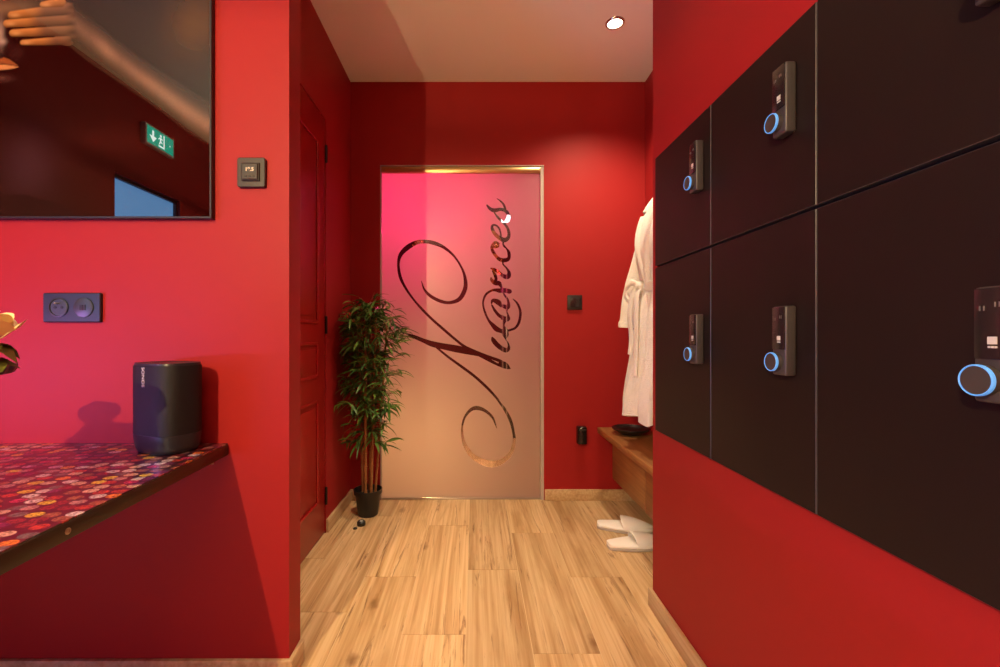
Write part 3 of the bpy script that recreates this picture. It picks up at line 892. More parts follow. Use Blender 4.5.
# ------------------------------------------------------------------ slippers
def slipper(loc, rz, label):
    """heel at -x, toe at +x"""
    t = thing('slipper', label, 'slipper', loc, rz, group='white slippers on the floor')
    Ls = 0.27
    def half(u):   # half width along the length
        return 0.043 + 0.012 * math.sin(PI * min(1, max(0, (u - 0.15) / 0.9))) 
    def outline(off, z):
        pts = []
        n = 26
        for k in range(n):
            a = PI * k / (n - 1)
            u = 0.5 - 0.5 * math.cos(a)
            e = max(math.sin(a), 1e-9) ** 0.46
            pts.append((u * Ls, (half(u) + off) * e, z))
        lower = [(x, -y, z) for x, y, z in reversed(pts[1:-1])]
        return pts + lower
    bm = new_bm(); loft(bm, [outline(-0.002, 0.0), outline(0.001, 0.003), outline(0.001, 0.010), outline(-0.003, 0.012)]); obj('sole', bm, 'sole', t)
    bm = new_bm(); loft(bm, [outline(-0.001, 0.0122), outline(0.0030, 0.018), outline(0.001, 0.025), outline(-0.006, 0.028)]); obj('footbed', bm, 'slipper', t, angle=60)
    # closed vamp: arch over the front half
    bm = new_bm(); outer, inn = [], []
    nu, nv = 18, 16
    for i in range(nu):
        s = i / (nu - 1)
        u = 0.42 + 0.575 * s
        w = (half(u) + 0.003) * math.sin(PI * min(0.985, 0.5 + (u - 0.5)) if u > 0.5 else PI / 2) ** 0.55
        hgt = 0.020 + 0.034 * (1 - s ** 1.8)
        outer.append([Vector((u * Ls - 0.012 * math.cos(PI * (j / (nv - 1) - .5)) * (1 - s) + 0.012 * (1 - s), -w * math.cos(PI * j / (nv - 1)), 0.014 + hgt * math.sin(PI * j / (nv - 1)) ** 0.8)) for j in range(nv)])
    inn = [[Vector((p.x, p.y * 0.92, 0.014 + (p.z - 0.014) * 0.88)) for p in r] for r in outer]
    vo = loft(bm, outer, cap=False, closed=False); vi = loft(bm, inn, cap=False, closed=False)
    for a, b in ((vo[0], vi[0]), (vo[-1], vi[-1])):
        for j in range(nv - 1): bm.faces.new((a[j], a[j + 1], b[j + 1], b[j]))
    obj('vamp', bm, 'slipper', t, angle=60)
slipper((0.628, 2.315, 0.0), math.radians(-14), 'white slipper farther from the viewer, heel towards the glass door')
slipper((0.615, 2.085, 0.0), math.radians(6), 'white slipper nearer the viewer, partly hidden by the red locker wall')

# ------------------------------------------------------------------ things on the end wall
t = thing('wall_switch', 'black square rocker switch on the red end wall', 'switch', (0.595, YB, 1.181))
bm = new_bm(); bx(bm, (-0.044, -0.011, -0.044), (0.044, 0, 0.044), 0.003); obj('plate', bm, 'dark', t)
bm = new_bm(); bx(bm, (-0.028, -0.0145, -0.028), (0.028, -0.009, 0.028), 0.002)
lathe(bm, [(0.009, 0), (0.009, 0.0165), (0.0001, 0.0165)], 20, Matrix.Rotation(PI / 2, 4, 'X')); obj('rocker', bm, 'lock_face', t)
t = thing('dispenser', 'small black rounded wall box low beside the bench', 'wall box', (0.633, YB, 0.342))
bm = new_bm(); rr = []
for z, s in ((0, .9), (0.003, 1), (0.095, 1), (0.1, .96), (0.103, .88)):
    ring = [(-0.028 * s, 0), (-0.028 * s, -0.028 * s)] + [(-0.028 * s * math.cos(a), -0.030 * s - 0.020 * s * math.sin(a)) for a in [PI * q / 10 for q in range(1, 10)]] + [(0.028 * s, -0.028 * s), (0.028 * s, 0)]
    rr.append([(x, y, z) for x, y in ring])
loft(bm, rr); obj('case', bm, 'blacktray', t)
bm = new_bm(); bx(bm, (-0.020, -0.0535, 0.082), (0.020, -0.040, 0.092), 0.002); obj('top_button', bm, 'grey_plastic', t)

# door stop on the floor
t = thing('door_stop', 'small round black rubber door stop on the floor before the plant', 'door stop', (-0.590, 2.335, 0))
bm = new_bm(); lathe(bm, [(0.0001, 0), (0.021, 0), (0.022, 0.004), (0.022, 0.018), (0.017, 0.024), (0.011, 0.024), (0.010, 0.019), (0.0001, 0.019)], 28); obj('rubber_ring', bm, 'rubber', t)
bm = new_bm(); lathe(bm, [(0.009, 0.0192), (0.008, 0.023), (0.0001, 0.024)], 20); obj('metal_cap', bm, 'white_mark', t)
bm = new_bm(); lathe(bm, [(0.0001, 0), (0.010, 0), (0.011, 0.003), (0.008, 0.007), (0.0001, 0.008)], 20)
tag(obj('stop_shadow_disc', bm, 'rubber', None, (-0.610, 2.290, 0)), 'tiny dark disc on the floor standing for the shadow of the door stop', 'shadow disc')  # dark disc put where the door stop's shadow falls

# ------------------------------------------------------------------ bamboo plant
t = thing('potted_bamboo', 'tall artificial bamboo in a black pot beside the frosted door', 'plant', (-0.588, 2.475, 0))
bm = new_bm(); lathe(bm, [(0.0001, 0), (0.050, 0), (0.054, 0.004), (0.069, 0.118), (0.076, 0.120), (0.078, 0.142), (0.073, 0.143), (0.069, 0.122), (0.064, 0.112), (0.0001, 0.112)], 40); obj('pot', bm, 'pot', t)
bm = new_bm(); lathe(bm, [(0.0645, 0.1125), (0.05, 0.120), (0.02, 0.124), (0.0001, 0.123)], 28); obj('soil', bm, 'soil', t)
rp = random.Random(11)
canes = [(-0.030, 0.010, -0.03, 0.01, 0.0078, 1.02), (-0.008, -0.022, 0.0, -0.01, .0085, 1.09), (0.018, -0.008, 0.03, 0.0, .0085, 1.09), (0.036, 0.018, 0.07, 0.01, .0070, 1.03), (0.002, 0.030, 0.0, 0.03, .0075, 1.06)]
tops = []
for x, y, dx, dy, r, hh in canes:
    pts, rs = [], []
    nseg = 13
    for i in range(nseg):
        z0 = 0.12 + (hh - 0.12) * i / nseg; z1 = 0.12 + (hh - 0.12) * (i + 1) / nseg
        for zz, k in ((z0, 1.18), (z0 + 0.006, 0.97), ((z0 + z1) / 2, 0.93), (z1 - 0.006, 0.97)):
            f = (zz - 0.12) / hh
            pts.append((x + dx * f, y + dy * f, zz)); rs.append(r * k * (1 - 0.25 * f))
    bm = new_bm(); tube(bm, pts, rs, 10); obj('cane', bm, 'cane', t, angle=60)
    tops.append((x, y, dx, dy, hh))
fol = new_bm(); tl = fol.verts.layers.float.new('tint')
def leaf(p, d, L_, w, tint, droop):
    d = d.normalized(); up = Vector((0, 0, 1))
    s = d.cross(up)
    if s.length < 0.05: s = Vector((1, 0, 0))
    s.normalize()
    n = 6; prev = None; pos = Vector(p); dirv = Vector(d)
    tw = rp.uniform(-0.6, 0.6)
    for i in range(n + 1):
        u = i / n
        ww = w * (math.sin(PI * min(1, 0.06 + u * 0.94)) ** 0.8) * (1 - 0.25 * u) if i < n else 0.0003
        nn = s.cross(dirv).normalized()
        sv = (s * math.cos(tw) + nn * math.sin(tw))
        a = fol.verts.new(clampw(pos - sv * ww)); b = fol.verts.new(clampw(pos + sv * ww)); c = fol.verts.new(clampw(pos - nn * ww * 0.35))
        for v in (a, b, c): v[tl] = tint
        if prev:
            fol.faces.new((prev[0], prev[2], c, a)); fol.faces.new((prev[2], prev[1], b, c))
        prev = (a, b, c)
        pos = pos + dirv * (L_ / n)
        dirv = (dirv + Vector((0, 0, -droop / n))).normalized()
def clampw(v):
    v = v.copy()
    v.x = max(v.x, -0.138); v.y = min(v.y, 0.185); v.z = max(v.z, 0.2)
    return v
branches = new_bm()
for ti, (x, y, dx, dy, hh) in enumerate(tops):
    nb = 40
    for b_ in range(nb):
        f = b_ / (nb - 1)
        z = 0.37 + (hh - 0.29) * f ** 0.9
        if z < 0.55 and rp.random() < 0.35: continue
        ff = (z - 0.12) / hh
        base = Vector((x + dx * ff, y + dy * ff, min(z, hh - 0.01)))
        a = rp.uniform(0, 2 * PI)
        Lb = rp.uniform(0.05, 0.15) * (0.75 if z < 0.55 else 1.1)
        d = Vector((math.cos(a), math.sin(a), rp.uniform(0.2, 1.0) + (0.8 if f > 0.85 else 0)))
        end = base + d.normalized() * Lb
        end.x = max(end.x, -0.12); end.y = min(end.y, 0.15)
        mid = (base + end) / 2 + Vector((0, 0, 0.01))
        tube(branches, [base, mid, end], [0.0018, 0.0014, 0.001], 5)
        for q in range(rp.randint(6, 8)):
            s_ = 0.3 + 0.7 * q / 6
            p = base.lerp(end, min(1, s_))
            aa = a + rp.uniform(-1.5, 1.5)
            dd = Vector((math.cos(aa), math.sin(aa), rp.uniform(-0.5, 0.8)))
            leaf(p, dd, rp.uniform(0.065, 0.125), rp.uniform(0.0055, 0.0095), rp.random(), rp.uniform(0.5, 1.5))
obj('twigs', branches, 'cane', t)
obj('foliage', fol, 'leaf', t, normals=False, angle=50)

# ------------------------------------------------------------------ picture on the partition
PXC, PZ0, PZ1 = -1.319, 1.315, 2.265
PX1 = -0.741; PX0 = 2 * PXC - PX1
t = thing('framed_picture', 'large glossy print of a face covered by a hand, gold lips and fingertips', 'picture', (PXC, YP0, PZ0))
hwp = (PX1 - PX0) / 2; hp = PZ1 - PZ0
bm = new_bm()
fw = 0.006
for lo, hi in (((-hwp, -0.018, 0), (hwp, -0.001, fw)), ((-hwp, -0.018, hp - fw), (hwp, -0.001, hp)), ((-hwp, -0.018, fw), (-hwp + fw, -0.001, hp - fw)), ((hwp - fw, -0.018, fw), (hwp, -0.001, hp - fw))):
    bx(bm, lo, hi, 0.0008, 1)
bx(bm, (-hwp + fw, -0.010, fw), (hwp - fw, -0.002, hp - fw))
obj('frame', bm, 'dark', t)

def s2l(c): 
    c = np.asarray(c, float) / 255.0
    return np.where(c <= 0.04045, c / 12.92, ((c + 0.055) / 1.055) ** 2.4)
NX, NZ = 440, 352
gx = np.linspace(-hwp + fw, hwp - fw, NX); gz = np.linspace(fw, hp - fw, NZ)
XX, ZZ = np.meshgrid(gx, gz)
# drawing units: one unit = 1/360 m on the print, origin at its left-centre like a sketch sheet
U = 475 + (XX + PXC) * 355; V = 335 - (ZZ + PZ0 - CAMZ) * 355
def sst(a, b, x):
    q = np.clip((x - a) / (b - a), 0, 1); return q * q * (3 - 2 * q)
img = np.zeros((NZ, NX, 3)) + s2l((22, 4, 4))
def over(mask, col):
    global img
    img = img * (1 - mask[..., None]) + mask[..., None] * col
def cols(*c): return s2l(c)
# golden brown drape top right
edge = np.interp(U, [-60, 30, 71, 103, 138, 179, 210, 300], [-40, -20, 5, 29, 57, 83, 103, 150])
rip = 0.5 + 0.5 * np.sin((V * 0.55 - U * 0.12) + 2.2 * np.sin(U * 0.045 + V * 0.03))
drape = s2l((38, 22, 8))[None, None] * (0.85 + 0.25 * rip[..., None]) + s2l((95, 62, 16))[None, None] * (np.exp(-((U - 195) / 28) ** 2 - ((V - 22) / 32) ** 2))[..., None]
over(sst(1.5, -1.5, V - edge), drape)
# warm haze under the arm, greyish shoulder
hz = np.exp(-((U - 120) / 75) ** 2 - ((V - 140) / 14) ** 2)
over(0.55 * hz, cols(70, 26, 20))
hz = np.exp(-((U - 28) / 26) ** 2 - ((V - 165) / 32) ** 2)
over(0.7 * hz, cols(66, 44, 52))
sh = sst(2, -2, (np.interp(U, [-300, 0, 25, 50, 75, 110, 300], [190, 196, 194, 200, 210, 230, 300])) - V)
over(sh, cols(10, 6, 10))
# face: mirrored about x = 0
A = np.abs(U)
face = np.exp(-(A / 34) ** 2 - ((V - 6) / 9) ** 2); over(0.9 * np.clip(face, 0, 1), cols(175, 140, 105))
head = np.exp(-(A / 70) ** 4 - ((V + 60) / 70) ** 4); over(0.6 * head, cols(70, 45, 36))
nose = np.exp(-((A) / 3.2) ** 2 - ((V - 32) / 14) ** 2); over(0.9 * nose, cols(190, 160, 140))
tip = np.exp(-((A - 2) / 3.5) ** 2 - ((V - 41) / 3) ** 2); over(0.8 * tip, cols(210, 180, 160))
chk = np.exp(-((A - 15) / 7) ** 2 - ((V - 52) / 7) ** 2); over(0.35 * chk, cols(90, 50, 45))
chin = np.exp(-((A) / 11) ** 2 - ((V - 78) / 3.5) ** 2); over(0.6 * chin, cols(110, 70, 62))
lw = np.interp(A, [0, 3, 8, 14, 19], [57.5, 56, 58, 62, 66]); lm = np.interp(A, [0, 10, 19], [63.5, 64.5, 66.3]); ll = np.interp(A, [0, 6, 13, 19], [70, 69.6, 68.5, 66.6])
up = sst(0, 1.2, V - lw) * sst(0, 1.0, lm - V) * (A < 19.5)
lo_ = sst(0, 0.8, V - lm) * sst(0, 1.2, ll - V) * (A < 19.5)
over(up, cols(170, 95, 50)); over(lo_, cols(238, 165, 100))
# arm and back of the hand
up_e = np.interp(U, [60, 71, 103, 138, 179, 210, 300], [0, 4, 29, 57, 83, 103, 160])
lo_e = np.interp(U, [55, 65, 86, 121, 155, 186, 211, 300], [42, 43, 60, 84, 107, 131, 146, 215])
inside = sst(-1, 1, V - up_e) * sst(-1, 1, lo_e - V) * sst(60, 66, U)
f = np.clip((V - up_e) / (lo_e - up_e), 0, 1)
shade = 0.18 + 0.95 * np.exp(-((f - 0.42 - 0.0012 * (U - 100)) / 0.22) ** 2) * np.interp(U, [60, 90, 105, 120, 150, 215], [0.5, 0.55, 1.0, 0.65, 0.95, 1.0])
shade = (shade - 0.12) * 0.85 * (0.92 + 0.16 * np.random.RandomState(1).rand(NZ, NX)) + 0.08
armc = cols(165, 124, 98)[None, None] * shade[..., None]
over(inside, armc)
def capsule(x0, y0, x1, y1, r0, r1):
    dx, dy = x1 - x0, y1 - y0
    tt = np.clip(((U - x0) * dx + (V - y0) * dy) / (dx * dx + dy * dy), 0, 1)
    r = r0 + (r1 - r0) * tt
    dist = np.hypot(U - (x0 + tt * dx), V - (y0 + tt * dy))
    return sst(0.8, -0.8, dist - r), tt, np.clip(((y0 + tt * dy) - V) / r, -1, 1)
hb, tt, sd_ = capsule(60, 12, 66, 33, 13, 12)
over(hb * 0.95 * sst(80, 66, U), cols(130, 92, 66)[None, None] * (0.55 + 0.35 * np.sin(V * 0.75))[..., None])
for x0, y0, x1, y1, r0, r1 in ((22, 42, 66, 40, 2.6, 4.6), (12, 32.5, 70, 30, 3.6, 5.6), (6, 23, 72, 19, 3.7, 6.2), (11, 14.5, 72, 8, 3.9, 6.2), (42, 4, 60, 1.5, 3.0, 5)):
    m_, tt, s_ = capsule(x0, y0, x1, y1, r0, r1)
    gm = sst(x0 + 34, x0 + 18, U)[..., None]; base = gm * cols(225, 150, 80) + (1 - gm) * cols(150, 108, 78)
    shd = (0.28 + 0.80 * np.clip(0.55 + 0.6 * s_, 0, 1))[..., None]
    m_ = m_ * sst(76, 62, U)
    over(m_, base * shd)
    nl = np.exp(-((U - x0 - 3) / 5) ** 2 - ((V - y0) / 1.8) ** 2); over(0.7 * nl * m_, cols(250, 190, 120))
img = img * 0.45
me = bpy.data.meshes.new('print')
idx = np.arange(NX * NZ).reshape(NZ, NX)
vs = np.stack([XX.ravel(), np.full(NX * NZ, -0.013), ZZ.ravel()], 1)
quads = np.stack([idx[:-1, :-1].ravel(), idx[:-1, 1:].ravel(), idx[1:, 1:].ravel(), idx[1:, :-1].ravel()], 1)
# backing border so the print sheet has thickness
me.vertices.add(len(vs)); me.vertices.foreach_set('co', vs.ravel())
me.loops.add(quads.size); me.loops.foreach_set('vertex_index', quads.ravel())
me.polygons.add(len(quads)); me.polygons.foreach_set('loop_start', np.arange(0, quads.size, 4)); me.polygons.foreach_set('loop_total', np.full(len(quads), 4))
me.update(calc_edges=True)
ca = me.color_attributes.new('ink', 'FLOAT_COLOR', 'POINT')
ca.data.foreach_set('color', np.concatenate([img.reshape(-1, 3), np.ones((NX * NZ, 1))], 1).ravel())
me.materials.append(M['print'])
po = bpy.data.objects.new('print', me); C.objects.link(po); po.parent = t

# ------------------------------------------------------------------ thermostat and socket
def rounded_plate(bm, w, h_, y0, y1, r, seg=6):
    rings = []
    for y, s in ((y1, 0), (y0 + 0.002, 0), (y0, 0.002)):
        ring = []
        for cx, cz, a0 in ((w - r, h_ - r, 0), (-w + r, h_ - r, PI / 2), (-w + r, -h_ + r, PI), (w - r, -h_ + r, 1.5 * PI)):
            for q in range(seg + 1):
                a = a0 + PI / 2 * q / seg
                ring.append((cx + (r - s) * math.cos(a), y, cz + (r - s) * math.sin(a)))
        rings.append(ring)
    loft(bm, rings)

t = thing('thermostat', 'small grey room thermostat with lit display on the partition', 'thermostat', (-0.633, YP0, 1.447))
bm = new_bm(); rounded_plate(bm, 0.040, 0.042, -0.012, 0, 0.007); obj('plate', bm, 'grey_plastic', t)
bm = new_bm(); rounded_plate(bm, 0.026, 0.026, -0.016, -0.011, 0.003); obj('surround', bm, 'dark', t)
bm = new_bm(); rounded_plate(bm, 0.0225, 0.0225, -0.020, -0.015, 0.002); obj('module', bm, 'grey_plastic', t)
bm = new_bm(); bx(bm, (-0.0165, -0.0207, -0.006), (0.0165, -0.0195, 0.0165)); obj('display', bm, 'dark', t)
bm = new_bm(); text_bm(bm, '19.5', 0.0145, Matrix.Translation((0, -0.0209, 0.005)) @ Matrix.Rotation(PI / 2, 4, 'X'), 0.0002, 0.0004); obj('digits', bm, 'lcd', t, smooth=False)
for q in (-1, 0, 1):
    bm = new_bm(); lathe(bm, [(0.0032, 0), (0.0032, 0.0012), (0.0001, 0.0014)], 14, Matrix.Translation((q * 0.011, -0.0200, -0.014)) @ Matrix.Rotation(PI / 2, 4, 'X')); obj('button', bm, 'hole', t)

t = thing('double_socket', 'dark double wall socket with power and data inserts above the counter', 'socket', (-1.142, YP0, 1.065))
bm = new_bm(); rounded_plate(bm, 0.0815, 0.0415, -0.010, 0, 0.004); obj('plate', bm, 'navy_plate', t)
for i, q in enumerate((-0.0355, 0.0355)):
    fm = Matrix.Translation((q, -0.0095, 0)) @ Matrix.Rotation(PI / 2, 4, 'X')
    bm = new_bm()
    if i == 0:
        lathe(bm, [(0.0275, 0), (0.0275, 0.003), (0.024, 0.004), (0.0225, 0.0015), (0.0001, 0.0015)], 36, fm)
    else:
        lathe(bm, [(0.0275, 0), (0.0275, 0.003), (0.024, 0.004), (0.0001, 0.004)], 36, fm)
    o = obj('insert', bm, 'navy_insert', t)
    bm = new_bm()
    if i == 0:
        for hx in (-0.0095, 0.0095): lathe(bm, [(0.0040, 0), (0.0040, 0.0024), (0.0001, 0.0024)], 14, Matrix.Translation((q + hx, -0.0095, 0)) @ Matrix.Rotation(PI / 2, 4, 'X'))
        obj('hole', bm, 'hole', o)
        bm = new_bm(); lathe(bm, [(0.0025, 0), (0.0025, 0.014), (0.0001, 0.016)], 14, Matrix.Translation((q, -0.0095, 0.011)) @ Matrix.Rotation(PI / 2, 4, 'X')); obj('earth_pin', bm, 'steel', o)
    else:
        for hx in (-0.0045, 0.0045): bx(bm, (q + hx - 0.0040, -0.0146, -0.0075), (q + hx + 0.0040, -0.0130, 0.0075))
        obj('port', bm, 'hole', o)

# ------------------------------------------------------------------ counter
t = thing('counter', 'wall mounted counter topped with colourful round slices in resin', 'counter', (-0.704, YP0, 0))
CW = 1.39
def shear(bm):
    for v in bm.verts: v.co.x -= 0.0466 * v.co.y
bm = new_bm(); bx(bm, (-CW, -0.90, 0.6765), (0.0, -0.003, 0.679)); shear(bm); obj('resin_top', bm, 'counter', t, smooth=False)
bm = new_bm(); bx(bm, (-CW, -0.902, 0.646), (0.002, -0.002, 0.6760), 0.0015); shear(bm); obj('board', bm, 'edge_band', t)
bm = new_bm(); lathe(bm, [(0.0055, 0), (0.0055, 0.001), (0.003, 0.0018), (0.0030, 0.0005), (0.0001, 0.0005)], 20, Matrix.Translation((0.002 + 0.0466 * 0.535, -0.535, 0.661)) @ Matrix.Rotation(PI / 2, 4, 'Y')); obj('screw_cap', bm, 'zinc', t)
for x in (-0.70, -1.3):
    bm = new_bm(); bx(bm, (x - 0.0015, -0.16, 0.625), (x + 0.0015, -0.005, 0.6455)); bx(bm, (x - 0.012, -0.005, 0.50), (x + 0.012, 0, 0.6455)); bx(bm, (x - 0.012, -0.16, 0.6425), (x + 0.012, -0.005, 0.6455)); obj('bracket', bm, 'steel', t, smooth=False)
bm = new_bm()
v = [bm.verts.new(p) for p in ((-0.012, -0.055, 0.6458), (-0.012, -0.115, 0.6458), (-0.012, -0.055, 0.634), (-0.009, -0.055, 0.6458), (-0.009, -0.115, 0.6458), (-0.009, -0.055, 0.634))]
for f in ((0, 1, 2), (5, 4, 3), (0, 3, 4, 1), (1, 4, 5, 2), (2, 5, 3, 0)): bm.faces.new([v[i] for i in f])
obj('bracket_gusset', bm, 'white_mark', t, smooth=False)

# ------------------------------------------------------------------ portable loudspeaker
t = thing('loudspeaker', 'black rounded portable loudspeaker on the colourful counter', 'speaker', (-0.822, 1.205, 0.679), math.radians(-24))
def sup(rx, ry, z, n=56, e=0.62):
    return [(rx * math.copysign(abs(math.cos(2 * PI * k / n)) ** e, math.cos(2 * PI * k / n)), ry * math.copysign(abs(math.sin(2 * PI * k / n)) ** e, math.sin(2 * PI * k / n)), z) for k in range(n)]
k_ = 0.98
bm = new_bm(); loft(bm, [sup(.066 * k_, .048 * k_, 0.0), sup(.074 * k_, .054 * k_, 0.004), sup(.080 * k_, .059 * k_, 0.016), sup(.083 * k_, .0615 * k_, 0.046), sup(.0832 * k_, .0618 * k_, 0.050)]); obj('base', bm, 'speaker_base', t, angle=50)
bm = new_bm(); loft(bm, [sup(.0832 * k_, .0618 * k_, 0.0505), sup(.0835 * k_, .062 * k_, 0.225), sup(.082 * k_, .0605 * k_, 0.229)]); obj('grille', bm, 'speaker_cloth', t, angle=50)
bm = new_bm(); loft(bm, [sup(.0815 * k_, .060 * k_, 0.2292), sup(.0805 * k_, .059 * k_, 0.235), sup(.074 * k_, .053 * k_, 0.2355), sup(.070 * k_, .050 * k_, 0.2335)]); obj('top', bm, 'speaker_base', t, angle=30)
bm = new_bm(); text_bm(bm, 'SONOS', 0.0155, Matrix.Translation((-0.002, -0.0612, 0.200)) @ Matrix.Rotation(PI / 2, 4, 'X') @ Matrix.Rotation(-PI / 2, 4, 'Z'), 0.0004, 0.0001); obj('logo', bm, 'white_mark', t, smooth=False)

# ------------------------------------------------------------------ rose bouquet in a ribbed footed vase
VC = Vector((-0.985, 0.78, 0.679))
t = thing('footed_vase', 'dark ribbed footed vase at the left edge of the photo', 'vase', VC)
bm = new_bm()
prof = catmull([(0.060, 0.0), (0.058, 0.006), (0.018, 0.018), (0.013, 0.09), (0.016, 0.20), (0.050, 0.226), (0.118, 0.234), (0.130, 0.240), (0.133, 0.252), (0.129, 0.252), (0.122, 0.243), (0.02, 0.240)], 4)
seg = 96
vr = []
for r, z in prof:
    r = max(r, 0.004)
    vr.append([bm.verts.new((r * (1 + (0.02 if (k % 4) < 2 and z > 0.17 else 0)) * math.cos(2 * PI * k / seg), r * (1 + (0.02 if (k % 4) < 2 and z > 0.17 else 0)) * math.sin(2 * PI * k / seg), z)) for k in range(seg)])
for a, b in zip(vr, vr[1:]):
    for k in range(seg): bm.faces.new((a[k], a[(k + 1) % seg], b[(k + 1) % seg], b[k]))
bm.faces.new(list(reversed(vr[0]))); bm.faces.new(vr[-1])
obj('bowl', bm, 'vase', t, angle=25)

def rose(loc, r, label, mname, tilt, az):
    t = thing('rose', label, 'flower', loc, group='roses in the footed vase')
    rr = random.Random(int(loc[0] * 1000) & 255)
    rot = Matrix.Rotation(az, 4, 'Z') @ Matrix.Rotation(tilt, 4, 'Y')
    bm = new_bm()
    for lay_, (n, rad, op, hh) in enumerate(((3, .18, .05, .95), (4, .38, .25, 1.0), (5, .62, .40, 1.0), (6, .85, .55, 0.95))):
        for k in range(n):
            a0 = 2 * PI * k / n + lay_ * 0.6 + rr.uniform(-.15, .15)
            wd = 2 * PI / n * 0.9
            g = []
            for i in range(7):
                u = i / 6; row = []
                for j in range(7):
                    v_ = (j / 6 - 0.5) * 2
                    rim = 1 - 0.20 * abs(v_) ** 3
                    rad_ = r * (0.12 + rad * math.sin(u * PI / 2) + op * 0.38 * u ** 3)
                    an = a0 + v_ * wd * (0.35 + 0.65 * u ** 0.6) * 0.62
                    z = r * (hh * 1.5 * u * rim - op * 0.45 * u ** 4)
                    row.append(rot @ Vector((rad_ * math.cos(an), rad_ * math.sin(an), z)))
                g.append(row)
            vv = [[bm.verts.new(p) for p in row] for row in g]
            for i in range(6):
                for j in range(6): bm.faces.new((vv[i][j], vv[i][j + 1], vv[i + 1][j + 1], vv[i + 1][j]))
    obj('petals', bm, mname, t, angle=70, normals=False)
    bm = new_bm()
    lathe(bm, [(0.0001, -0.2 * r), (0.20 * r, -0.15 * r), (0.28 * r, 0.0), (0.20 * r, 0.05 * r)], 14, rot)
    tube(bm, [rot @ Vector((0, 0, -0.1 * r)), rot @ Vector((0, 0, -0.36 * r))], 0.0025, 6)
    for k in range(16):
        a = 2 * PI * k / 8 + (k // 8) * 0.4 + rr.uniform(-.2, .2)
        d = Vector((math.cos(a), math.sin(a), 0.02)); s = d.cross(Vector((0, 0, 1))).normalized()
        p0 = Vector((0, 0, (-0.22 if k < 8 else -0.02) * r))
        L_ = r * rr.uniform(1.05, 1.3); prev = None
        for i in range(6):
            u = i / 5; w = 0.52 * r * math.sin(PI * (0.05 + 0.93 * u))
            c = p0 + d * L_ * u + Vector((0, 0, (0.20 if k < 8 else 0.45) * r * math.sin(PI * u) - 0.10 * r * u * u))
            e = [bm.verts.new(rot @ (c - s * w)), bm.verts.new(rot @ (c + Vector((0, 0, -0.1 * w)))), bm.verts.new(rot @ (c + s * w))]
            if prev:
                for j in range(2): bm.faces.new((prev[j], prev[j + 1], e[j + 1], e[j]))
            prev = e
    obj('sepals_and_stem', bm, 'rose_leaf', t, angle=60, normals=False)
rose(tuple(VC + Vector((0.112, -0.010, 0.272))), 0.060, 'cream yellow rose with pink tipped petals at the left edge', 'petal', 0.12, 0.0)
rose(tuple(VC + Vector((-0.04, -0.078, 0.262))), 0.042, 'pale pink rose at the viewer side of the vase', 'petal_pink', 0.15, -2.0)
rose(tuple(VC + Vector((-0.045, 0.075, 0.262))), 0.042, 'cream yellow rose on the wall side of the vase', 'petal', 0.15, 2.0)

# ------------------------------------------------------------------ the things the glossy picture mirrors
dd = bpy.data.objects.new('door_3', None); C.objects.link(dd); dd.location = (XL, (WY0 + WY1) / 2, 0); dd['kind'] = 'structure'
w_ = (WY1 - WY0) / 2
bm = new_bm()
bx(bm, (-0.06, -w_, 0), (-0.02, -w_ + 0.012, WZ)); bx(bm, (-0.06, w_ - 0.012, 0), (-0.02, w_, WZ)); bx(bm, (-0.06, -w_ + 0.012, WZ - 0.02), (-0.02, w_ - 0.012, WZ)); bx(bm, (-0.06, -w_ + 0.012, 0), (-0.02, w_ - 0.012, 0.06))
obj('door_frame', bm, 'dark', dd, smooth=False)
bm = new_bm(); bx(bm, (-0.05, -w_ + 0.012, 0.06), (-0.04, w_ - 0.012, WZ - 0.02)); obj('glass_pane', bm, 'blue_pane', dd, smooth=False)
t = thing('exit_sign', 'green emergency exit sign with arrow and running figure, mirrored in the picture', 'sign', (XL, -0.416, 2.262))
bm = new_bm(); bx(bm, (0, -0.135, -0.066), (0.035, 0.135, 0.066), 0.004); obj('case', bm, 'exit_box', t)
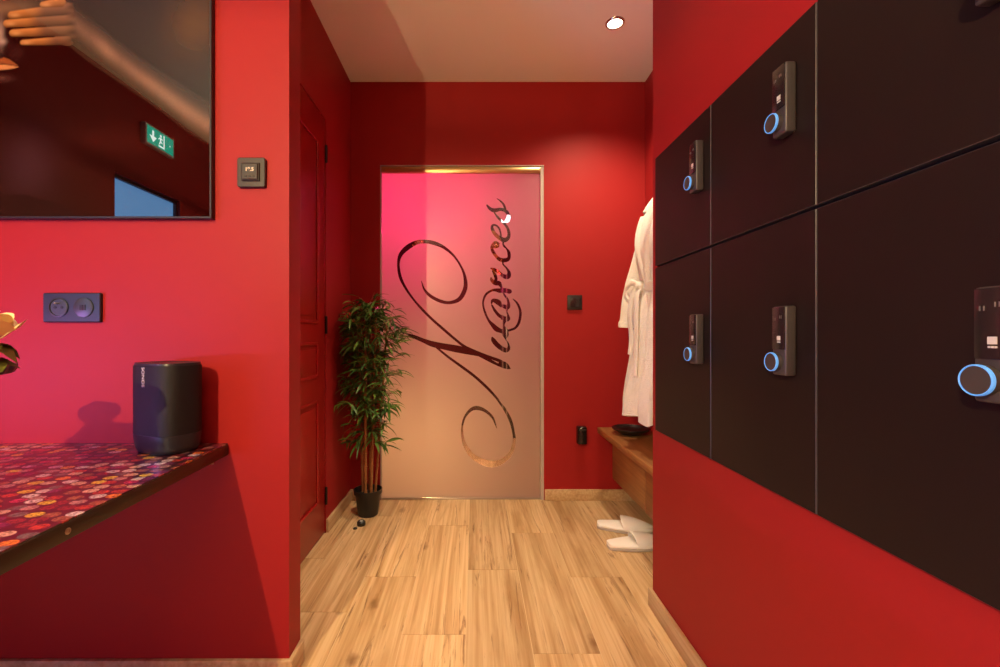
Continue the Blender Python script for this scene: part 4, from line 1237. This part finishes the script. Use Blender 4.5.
bm = new_bm(); bx(bm, (0.0345, -0.122, -0.054), (0.0362, 0.122, 0.054)); obj('green_panel', bm, 'exit_green', t, smooth=False)
def flat(bm, poly, x=0.0368, th=0.0006):
    a = [bm.verts.new((x, p[0], p[1])) for p in poly]; b = [bm.verts.new((x - th, p[0], p[1])) for p in poly]
    bm.faces.new(a); bm.faces.new(list(reversed(b)))
    for i in range(len(a)): bm.faces.new((a[i], b[i], b[(i + 1) % len(a)], a[(i + 1) % len(a)]))
bm = new_bm(); flat(bm, [(0.062, 0.036), (0.062, 0.0), (0.038, 0.0), (0.070, -0.038), (0.102, 0.0), (0.078, 0.0), (0.078, 0.036)]); obj('arrow', bm, 'exit_white', t, smooth=False)
bm = new_bm()
flat(bm, [(-0.035, 0.044), (-0.035, -0.044), (0.020, -0.044), (0.020, -0.034), (-0.026, -0.034), (-0.026, 0.044)])
obj('doorway_line', bm, 'exit_white', t, smooth=False); bm = new_bm()
flat(bm, [(0.000 + 0.009 * math.cos(a), 0.030 + 0.009 * math.sin(a)) for a in [2 * PI * q / 12 for q in range(12)]])
obj('head', bm, 'exit_white', t, smooth=False); bm = new_bm()
flat(bm, [(-0.008, 0.018), (0.012, 0.018), (0.024, 0.004), (0.019, 0.000), (0.009, 0.009), (0.006, -0.004), (0.018, -0.026), (0.010, -0.028), (0.0, -0.012), (-0.014, -0.018), (-0.016, -0.011), (-0.003, -0.003), (-0.004, 0.008), (-0.018, 0.006), (-0.018, 0.012)])
obj('running_figure', bm, 'exit_white', t, smooth=False); bm = new_bm()
flat(bm, [(-0.085, 0.006), (-0.085, -0.006), (-0.095, 0.0)])
obj('small_arrow', bm, 'exit_white', t, smooth=False)
t = thing('led_strip', 'pink LED profile on the left room wall over the counter', 'light', (XL, 0.55, 0.80))
bm = new_bm(); bx(bm, (0, -0.47, -0.02), (0.03, 0.47, 0.02), 0.003); obj('profile', bm, 'steel', t)
bm = new_bm(); bx(bm, (0.030, -0.46, -0.014), (0.033, 0.46, 0.014), 0.001); obj('diffuser', bm, 'pink_led', t)
